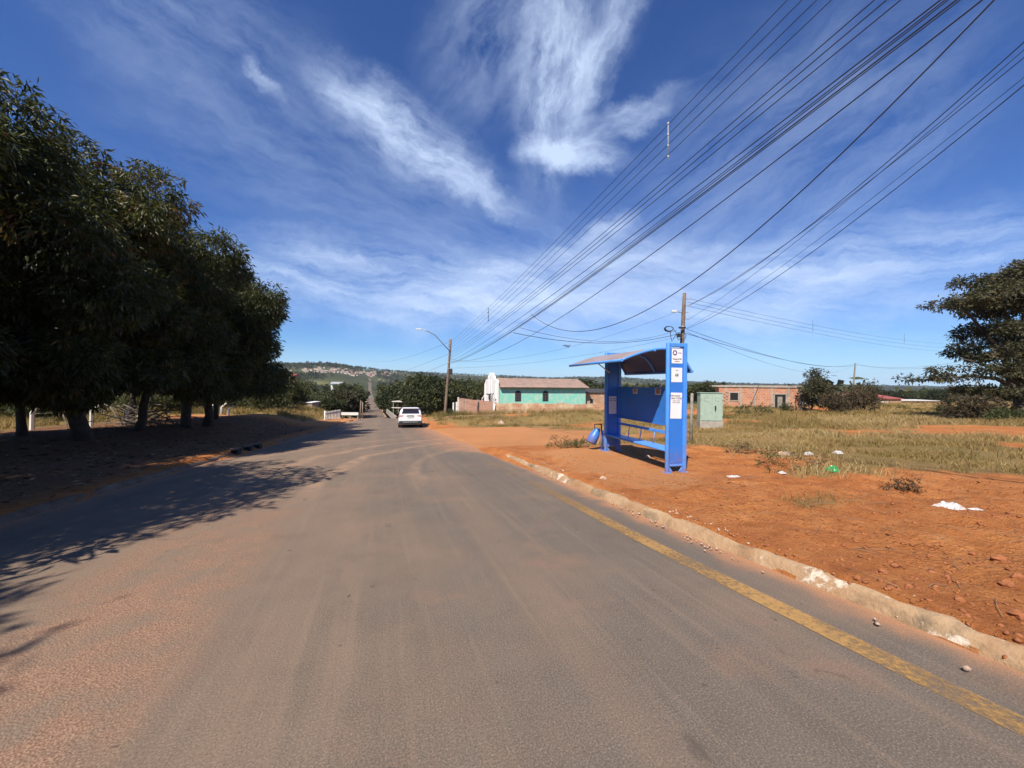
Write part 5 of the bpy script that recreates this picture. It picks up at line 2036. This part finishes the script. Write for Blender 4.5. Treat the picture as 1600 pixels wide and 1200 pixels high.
# town on the far hillside: one small house built once, then copied
hm = [stain_mat('town_render_pale', (.60, .49, .39), (.40, .32, .26)), stain_mat('town_render_pink', (.46, .28, .20), (.34, .21, .16))]


def town_house(rm, wm, label):
    r_ = empty('hillside_house', (0, 0, -500), 0, label, 'house', 'houses of the town on the far hill')
    q = MB(); q.bx(-4, 4, -3.5, 3.5, -2.5, 3.0); q.build('wall', wm, r_)
    q = MB(); q.prism([(-4.0, 2.95), (4.0, 2.95), (0, 4.4)], 'x', -4.4, 4.4); q.build('roof', rm, r_)
    return r_


TH_ = [town_house(TILE, hm[0], 'pale tile roofed house in the town on the far hill'), town_house(CONC, hm[0], 'pale house with a whitish roof in the town on the far hill'), town_house(REDROOF, hm[1], 'pinkish house with a red roof in the town on the far hill')]
used = [0, 0, 0]
rg = np.random.default_rng(4)
spots = []
for i in range(130):
    if i < 80:
        f = rg.random()
        px = 470 + 140 * f
        py = 578 + 8.5 * f + rg.normal(0, 1.7)
    else:
        px = 450 + 190 * rg.random()
        py = 569.5 + (px - 450) * .052 + abs(rg.normal(0, 5.5)) + 2
    spots.append((px, py))
for i, (px, py) in enumerate(spots):
    g = on_ground(px, py)
    if g.y < 250:
        continue
    k = int(rg.choice(3, p=[.42, .38, .20]))
    o = TH_[k] if not used[k] else copy_tree(TH_[k])
    used[k] = 1
    o.location = g
    sc = (.55 if i < 80 else .38) + .35 * rg.random()
    o.scale = (sc * (1 + .8 * (rg.random() > .75)), sc, sc)
    o.rotation_euler = (0, 0, rg.random() * .8 - .2)
for (px, py, lab, rm, wm, d) in ((528, 600, 'grey roofed house among the trees left of the far road', WHITEROOF, WHITE, 150), (452, 588, 'house with an orange roof above the olive bushes left of the far road', REDROOF, BRICK_O, 120)):
    p = at(px, py, d)
    r_ = empty('cottage', (p.x, p.y, p.z - 1.0), R(8), lab, 'house')
    r_.scale = (.62, .62, .50)
    q = MB(); q.bx(-3.4, 3.4, -2.5, 2.5, -8, 2.2); q.build('wall', wm, r_)
    q = MB(); q.prism([(-3.0, 2.1), (3.0, 2.1), (0, 3.7)], 'x', -3.8, 3.8); q.build('roof', rm if px < 500 else mat('grey_roof_sheet', (.36, .35, .36), .7, .2, 2), r_)

# vehicles far down the road
for (px, py, lab, kind_) in ((576.5, 612, 'white delivery truck far down the road', 0), (579.5, 606, 'small white van beyond the truck on the far road', 1)):
    d = 360 if kind_ == 0 else 470
    p = at(px, py, d)
    r_ = empty('delivery_truck' if kind_ == 0 else 'delivery_van', (p.x, p.y, gz(p.x, p.y) + .2), R(18), lab, 'truck' if kind_ == 0 else 'van')
    sc = 1.35
    if kind_ == 0:
        q = MB(); q.bx(-1.2, 1.2, -3.2, 1.4, 1.0, 3.6); q.build('cargo_box', CARPAINT, r_, .1)
        q = MB(); q.prism([(1.5, .7), (3.4, .7), (3.4, 1.7), (2.9, 2.7), (1.5, 2.7)], 'x', -1.1, 1.1); q.build('cab', CARPAINT, r_, .08)
    else:
        q = MB(); q.prism([(-2.4, .5), (2.5, .5), (2.5, 1.2), (1.5, 1.4), (.9, 2.3), (-2.3, 2.3)], 'x', -1.0, 1.0); q.build('body', CARPAINT, r_, .08)
        q = MB(); q.bx(-.8, .8, -2.45, -2.39, 1.4, 2.1); q.build('rear_window', CARGLASS, r_)
    for x in (-1.0, 1.0):
        for y in (-1.9, 1.9):
            q = MB(); q.tube([(x * .82, y, .48), (x * 1.02, y, .48)], .48, 14); q.build('wheel', BLACK, r_)


# ------------------------------------------------------------------ thin summer haze over the valley
hz = MB()
hz.bx(-4800, 4800, -300, 4600, -140, 150)
HAZE = bpy.data.materials.new('haze')
HAZE.use_nodes = True
hn = NT(HAZE.node_tree)
ho_ = hn.n('ShaderNodeOutputMaterial')
pv = hn.n('ShaderNodeVolumePrincipled')
pv.inputs['Color'].default_value = (.80, .88, 1.0, 1)
pv.inputs['Density'].default_value = .00009
pv.inputs['Anisotropy'].default_value = 0.0
hn.link(pv.outputs[0], ho_.inputs['Volume'])
tag(hz.build('haze', HAZE), 'thin haze in the air over the valley', 'haze', kind='stuff')

# ------------------------------------------------------------------ grass, fallen leaves, clods, litter
def blades(name, P, hgt, per, wid, tint, mats, label, lean=.35, seed=0, spread=.10):
    rg = np.random.default_rng(seed)
    N = len(P)
    ci = np.repeat(np.arange(N), per)
    n = len(ci)
    h = hgt[ci] * rg.uniform(.45, 1.15, n)
    b = P[ci] + np.stack([rg.normal(0, spread, n), rg.normal(0, spread, n), np.full(n, -.02)], 1)
    a = rg.uniform(0, 2 * np.pi, n)
    w = wid[ci] * rg.uniform(.6, 1.3, n)
    sd = np.stack([np.cos(a), np.sin(a), np.zeros(n)], 1) * w[:, None]
    le = np.stack([rg.normal(0, lean, n), rg.normal(0, lean, n), np.ones(n)], 1)
    mid = b + le * (h * .5)[:, None]
    tip = b + le * h[:, None] * np.array([1.35, 1.35, .95])
    V = np.stack([b - sd, b + sd, mid + sd * .7, mid - sd * .7, tip], 1).reshape(-1, 3)
    k = np.arange(n) * 5
    Fc = np.concatenate([np.stack([k, k + 1, k + 2], 1), np.stack([k, k + 2, k + 3], 1), np.stack([k + 3, k + 2, k + 4], 1)])
    tn = np.clip(tint[ci] + rg.normal(0, .16, n), 0, 1)
    o = np_mesh(name, V, Fc, mats, attrs={'tint': np.repeat(tn, 5)})
    return tag(o, label, 'grass', kind='stuff')


rg = np.random.default_rng(123)
M = 260000
dd_ = 3.8 * np.exp(rg.random(M) * math.log(75 / 3.8))
uu_ = rg.uniform(-1.45, 1.5, M)
GXs, GYs = uu_ * dd_, dd_
gmk, _, _ = masks(GXs, GYs)
t_, s_2 = ts(GXs, GYs)
onroad = (s_2 > edgeL(t_) - .25) & (s_2 < edgeR(t_) + .2)
clump = fbm(GXs * .9, GYs * .9, 201)
shp = np.abs((GXs - 3.1) * .968 + (GYs - 9.3) * .249) < 1.3
thin = .45 + .55 * sm(9, 22, np.hypot(GXs, GYs))
keep = (rg.random(M) < np.clip((gmk - .25) * 1.3, 0, 1) ** 1.5 * np.clip(.42 + clump * 3.2, .02, 1) * .62 * thin) & ~onroad
keep &= ~(shp & (np.abs((GXs - 3.1) * -.249 + (GYs - 9.3) * .968) < 2.2))
GXs, GYs, gmk, t_, s_2 = GXs[keep], GYs[keep], gmk[keep], t_[keep], s_2[keep]
Pg = np.stack([GXs, GYs, ground(GXs, GYs)], 1)
dist = np.hypot(GXs, GYs)
tall = fbm(GXs * .22, GYs * .22, 211)
hg = .10 + .17 * sm(-.15, .25, tall) + .16 * sm(16, 34, dist)
wallb = sm(33, 40, t_) * (1 - sm(46, 52, t_)) * sm(4, 7, s_2) * (1 - sm(26, 30, s_2))
hg = hg + .40 * wallb
hg = np.where(s_2 < 0, hg * 1.1 + .1, hg)
tn = np.clip(.68 + fbm(GXs * .18, GYs * .18, 221) * 1.5 + fbm(GXs * .9, GYs * .9, 223) * .5 - .30 * np.exp(-((GXs - 10.0) / 3.5) ** 2 - ((GYs - 8.5) / 3) ** 2) + wallb * .02, 0, 1)
tn = np.where(s_2 < 0, tn - .18, tn)
near_patch = np.exp(-(((t_ - 3.7) / .7) ** 2 + ((s_2 - 6.0) / 1.2) ** 2))
tn = np.clip(tn - .45 * near_patch, 0, 1)
hg = hg * (1 - .45 * near_patch)
blades('field_grass', Pg, hg, 9, .0026 + dist * .00030, tn, BLADES, 'dry yellow and olive grass covering the open field', .40, 5, .09)
print('grass tufts', len(Pg))

# fallen leaves under the mango trees
M = 9000
tL, sL = rg.uniform(1, 33, M), rg.uniform(-13.5, -5.0, M)
LX, LY = xy(tL, sL)
kp = rg.random(M) < np.clip(.55 + fbm(LX * .7, LY * .7, 231) * 1.6, .05, 1)
LX, LY = LX[kp], LY[kp]
LZ = ground(LX, LY) + .012
n = len(LX)
a = rg.uniform(0, 6.28, n)
ln_ = rg.uniform(.06, .12, n)
dx = np.stack([np.cos(a) * ln_, np.sin(a) * ln_, rg.normal(0, .012, n)], 1)
sx_ = np.stack([-np.sin(a) * ln_ * .25, np.cos(a) * ln_ * .25, rg.normal(0, .010, n)], 1)
cL = np.stack([LX, LY, LZ], 1)
V = np.stack([cL - dx, cL + sx_, cL + dx, cL - sx_], 1).reshape(-1, 3)
k = np.arange(n) * 4
tag(np_mesh('fallen_leaves', V, np.stack([k, k + 1, k + 2, k + 3], 1), leaf_mat('dead_leaves', [(0, (.09, .045, .025)), (.5, (.19, .105, .055)), (1, (.33, .22, .13))], .05, .8, .1), attrs={'tint': np.repeat(rg.random(n), 4)}),
    'brown fallen leaves under the mango trees', 'leaves', kind='stuff')


def rocks(name, P, R_, mats, label, seed):
    """many small angular lumps in one mesh"""
    rg = np.random.default_rng(seed)
    ico = np.array([(0, 0, 1), (.894, 0, .447), (.276, .851, .447), (-.724, .526, .447), (-.724, -.526, .447), (.276, -.851, .447), (.724, .526, -.447), (-.276, .851, -.447), (-.894, 0, -.447), (-.276, -.851, -.447), (.724, -.526, -.447), (0, 0, -1)])
    fc = np.array([(0, 1, 2), (0, 2, 3), (0, 3, 4), (0, 4, 5), (0, 5, 1), (1, 6, 2), (2, 7, 3), (3, 8, 4), (4, 9, 5), (5, 10, 1), (6, 7, 2), (7, 8, 3), (8, 9, 4), (9, 10, 5), (10, 6, 1), (11, 7, 6), (11, 8, 7), (11, 9, 8), (11, 10, 9), (11, 6, 10)])
    N = len(P)
    v = ico[None] * (1 + rg.normal(0, .30, (N, 12, 1))) * R_[:, None, None] * rg.uniform(.65, 1.25, (N, 1, 3)) * np.array([1, 1, .7])
    V = (v + P[:, None, :]).reshape(-1, 3)
    Fc = (fc[None] + (np.arange(N) * 12)[:, None, None]).reshape(-1, 3)
    return tag(np_mesh(name, V, Fc, mats), label, 'rubble', kind='stuff')


M = 14000
tC, sC = rg.uniform(-1, 9.5, M), 3.62 + 7.5 * rg.random(M) ** 1.3
CX_, CY_ = xy(tC, sC)
kp = rg.random(M) < np.clip(.5 + fbm(CX_ * .8, CY_ * .8, 241) * 2.4, .04, 1) * np.where(tC > 6, .35, 1)
CX_, CY_ = CX_[kp], CY_[kp]
rr_c = .004 + .020 * rg.random(len(CX_)) ** 3.2
rocks('soil_clods', np.stack([CX_, CY_, ground(CX_, CY_) + rr_c * .12], 1), rr_c, STONE, 'small red clods scattered over the dug soil', 3)
M = 900
tC = rg.uniform(-1, 11, M)
sC = np.where(rg.random(M) < .6, rg.normal(3.36, .035, M), rg.normal(3.64, .05, M))
CX_, CY_ = xy(tC, sC)
zC = np.where(sC < 3.5, PZ(tC) + .005, ground(CX_, CY_))
kp = rg.random(M) < np.clip(.4 + fbm(tC * .8, tC * 0, 251) * 2.5, .02, 1)
rr_c = (.006 + .014 * rg.random(M) ** 2)[kp]
rocks('kerb_crumbs', np.stack([CX_[kp], CY_[kp], zC[kp]], 1), rr_c, STONE_P, 'pale crumbs of broken concrete along the kerb', 4)

# bigger clods, one by one
CL = [(1563, 880, .055), (1590, 905, .04), (1398, 888, .03), (1380, 895, .035), (1480, 908, .03), (1590, 965, .05), (1575, 915, .045), (1300, 832, .03), (1450, 858, .025), (1340, 905, .03), (1520, 870, .025), (1282, 862, .025), (1500, 940, .03), (1420, 920, .028)]
ico_me = None
for i, (px, py, r0) in enumerate(CL):
    g = on_ground(px, py)
    rgc = np.random.default_rng(300 + i)
    mb = MB()
    rows = []
    for la in np.linspace(-1.4, 1.4, 7):
        rows.append([(math.cos(lo) * math.cos(la) * r0 * (1 + rgc.normal(0, .20)), math.sin(lo) * math.cos(la) * r0 * (1 + rgc.normal(0, .14)), math.sin(la) * r0 * .75 * (1 + rgc.normal(0, .1))) for lo in np.linspace(0, 2 * math.pi, 9)[:-1]])
    mb.sheet(rows, closed=True, smooth=False)
    mb._add(rows[0], [tuple(range(8))[::-1]]); mb._add(rows[-1], [tuple(range(8))])
    o = mb.build('soil_clod', STONE)
    o.location = g + Vector((0, 0, r0 * .15))
    tag(o, 'fist sized clod of red soil lying on the dug verge', 'clod', 'larger clods on the dug verge')


def crumple(name, px, py, w, d, h, m, label, seed, cat='litter'):
    g = on_ground(px, py)
    rg = np.random.default_rng(seed)
    n = 12
    rows = []
    for i in range(n):
        row = []
        for j in range(n):
            x, y = (i / (n - 1) - .5), (j / (n - 1) - .5)
            e = max(0, 1 - (2 * max(abs(x), abs(y))) ** 2.5)
            row.append((x * w * (1 + rg.normal(0, .10)), y * d * (1 + rg.normal(0, .10)), e * h * (.55 + .6 * rg.random()) + .004))
        rows.append(row)
    mb = MB()
    mb.sheet(rows, smooth=False)
    o = mb.build(name, m)
    o.location = g
    o.rotation_euler = (0, 0, rg.random() * 3)
    o.rotation_euler[2] = .2 * rg.normal()
    return tag(o, label, cat)


crumple('plastic_bag', 1483, 796, .30, .15, .08, BAGW, 'crumpled white plastic bag lying on the red soil at the right', 1)
crumple('plastic_scrap', 1524, 797, .15, .06, .02, BAGW, 'flat white scrap just right of the crumpled white bag', 2)
crumple('plastic_wrapper', 1300, 736, .24, .16, .10, BAGG, 'bright green plastic wrapper on the soil before the grass', 3)
crumple('paper_scrap', 1309, 709, .26, .16, .07, BAGW, 'white scrap at the edge of the dry grass above the green wrapper', 4)
crumple('paper_scrap', 1264, 711, .20, .14, .08, BAGW, 'small crumpled pale scrap left of the green wrapper', 5)
crumple('rubble_lump', 1227, 711, .34, .2, .10, STONE_P, 'pale rubble lump at the left end of the row of scraps', 6)
crumple('paper_scrap', 1147, 746, .26, .12, .03, BAGW, 'flat pale scrap on bare soil right of the shelter', 7)
crumple('paper_scrap', 1222, 742, .12, .1, .04, BAGW, 'tiny pale scrap on soil between the shelter and the green wrapper', 8)
crumple('stone', 942, 749, .12, .1, .05, STONE_P, 'small pale stone on the dirt before the shelter bench', 9, 'stone')
crumple('stone', 1011, 715, .16, .12, .06, STONE_P, 'grey stone in the shade under the bench', 10, 'stone')
crumple('stone', 783, 663, .5, .3, .3, STONE_P, 'pale stone on the mound across the side street', 11, 'stone')
bush(1160, 712, 10.6, .9, .26, 'small dry grey weed right of the shelter', 81, BROWNL, 45, 9, .06, .02, name='dry_weed', cat='weed')
bush(1412, 774, 6.2, .55, .16, 'dark dry weed clump beside pale straw on the soil', 82, BROWNL, 40, 9, .05, .018, name='dry_weed', cat='weed')
bush(1276, 728, 8.2, .5, .20, 'thin dry weed just left of the green wrapper', 83, BROWNL, 26, 9, .05, .016, name='dry_weed', cat='weed')
bush(1220, 735, 8.2, 1.3, .16, 'low olive weed patch between the shelter and the green wrapper', 84, GREEN, 55, 9, .06, .018, name='dry_weed', cat='weed')
bush(884, 696, 12.2, 1.5, .20, 'low olive weeds on the corner left of the litter bin', 85, GREEN, 150, 9, .07, .018, name='weed_clump', cat='weed')
# straw stalks lying on the soil
mb = MB()
for k in range(150):
    tS, sS = rg.uniform(-.5, 8), 3.8 + 6 * rg.random()
    g = gp(tS, sS)
    a = rg.random() * 6.28
    L0 = .06 + .22 * rg.random() ** 2
    e = Vector((math.cos(a) * L0, math.sin(a) * L0, 0))
    p0, p1 = g - e, g + e
    p0.z = gz(p0.x, p0.y) + .012
    p1.z = gz(p1.x, p1.y) + .012
    mb.tube([p0, g + Vector((rg.normal(0, .01), rg.normal(0, .01), .022)), p1], .0022, 4)
tag(mb.build('straw_stalks', TWIG), 'thin straw stalks scattered over the dug soil', 'straw', kind='stuff')
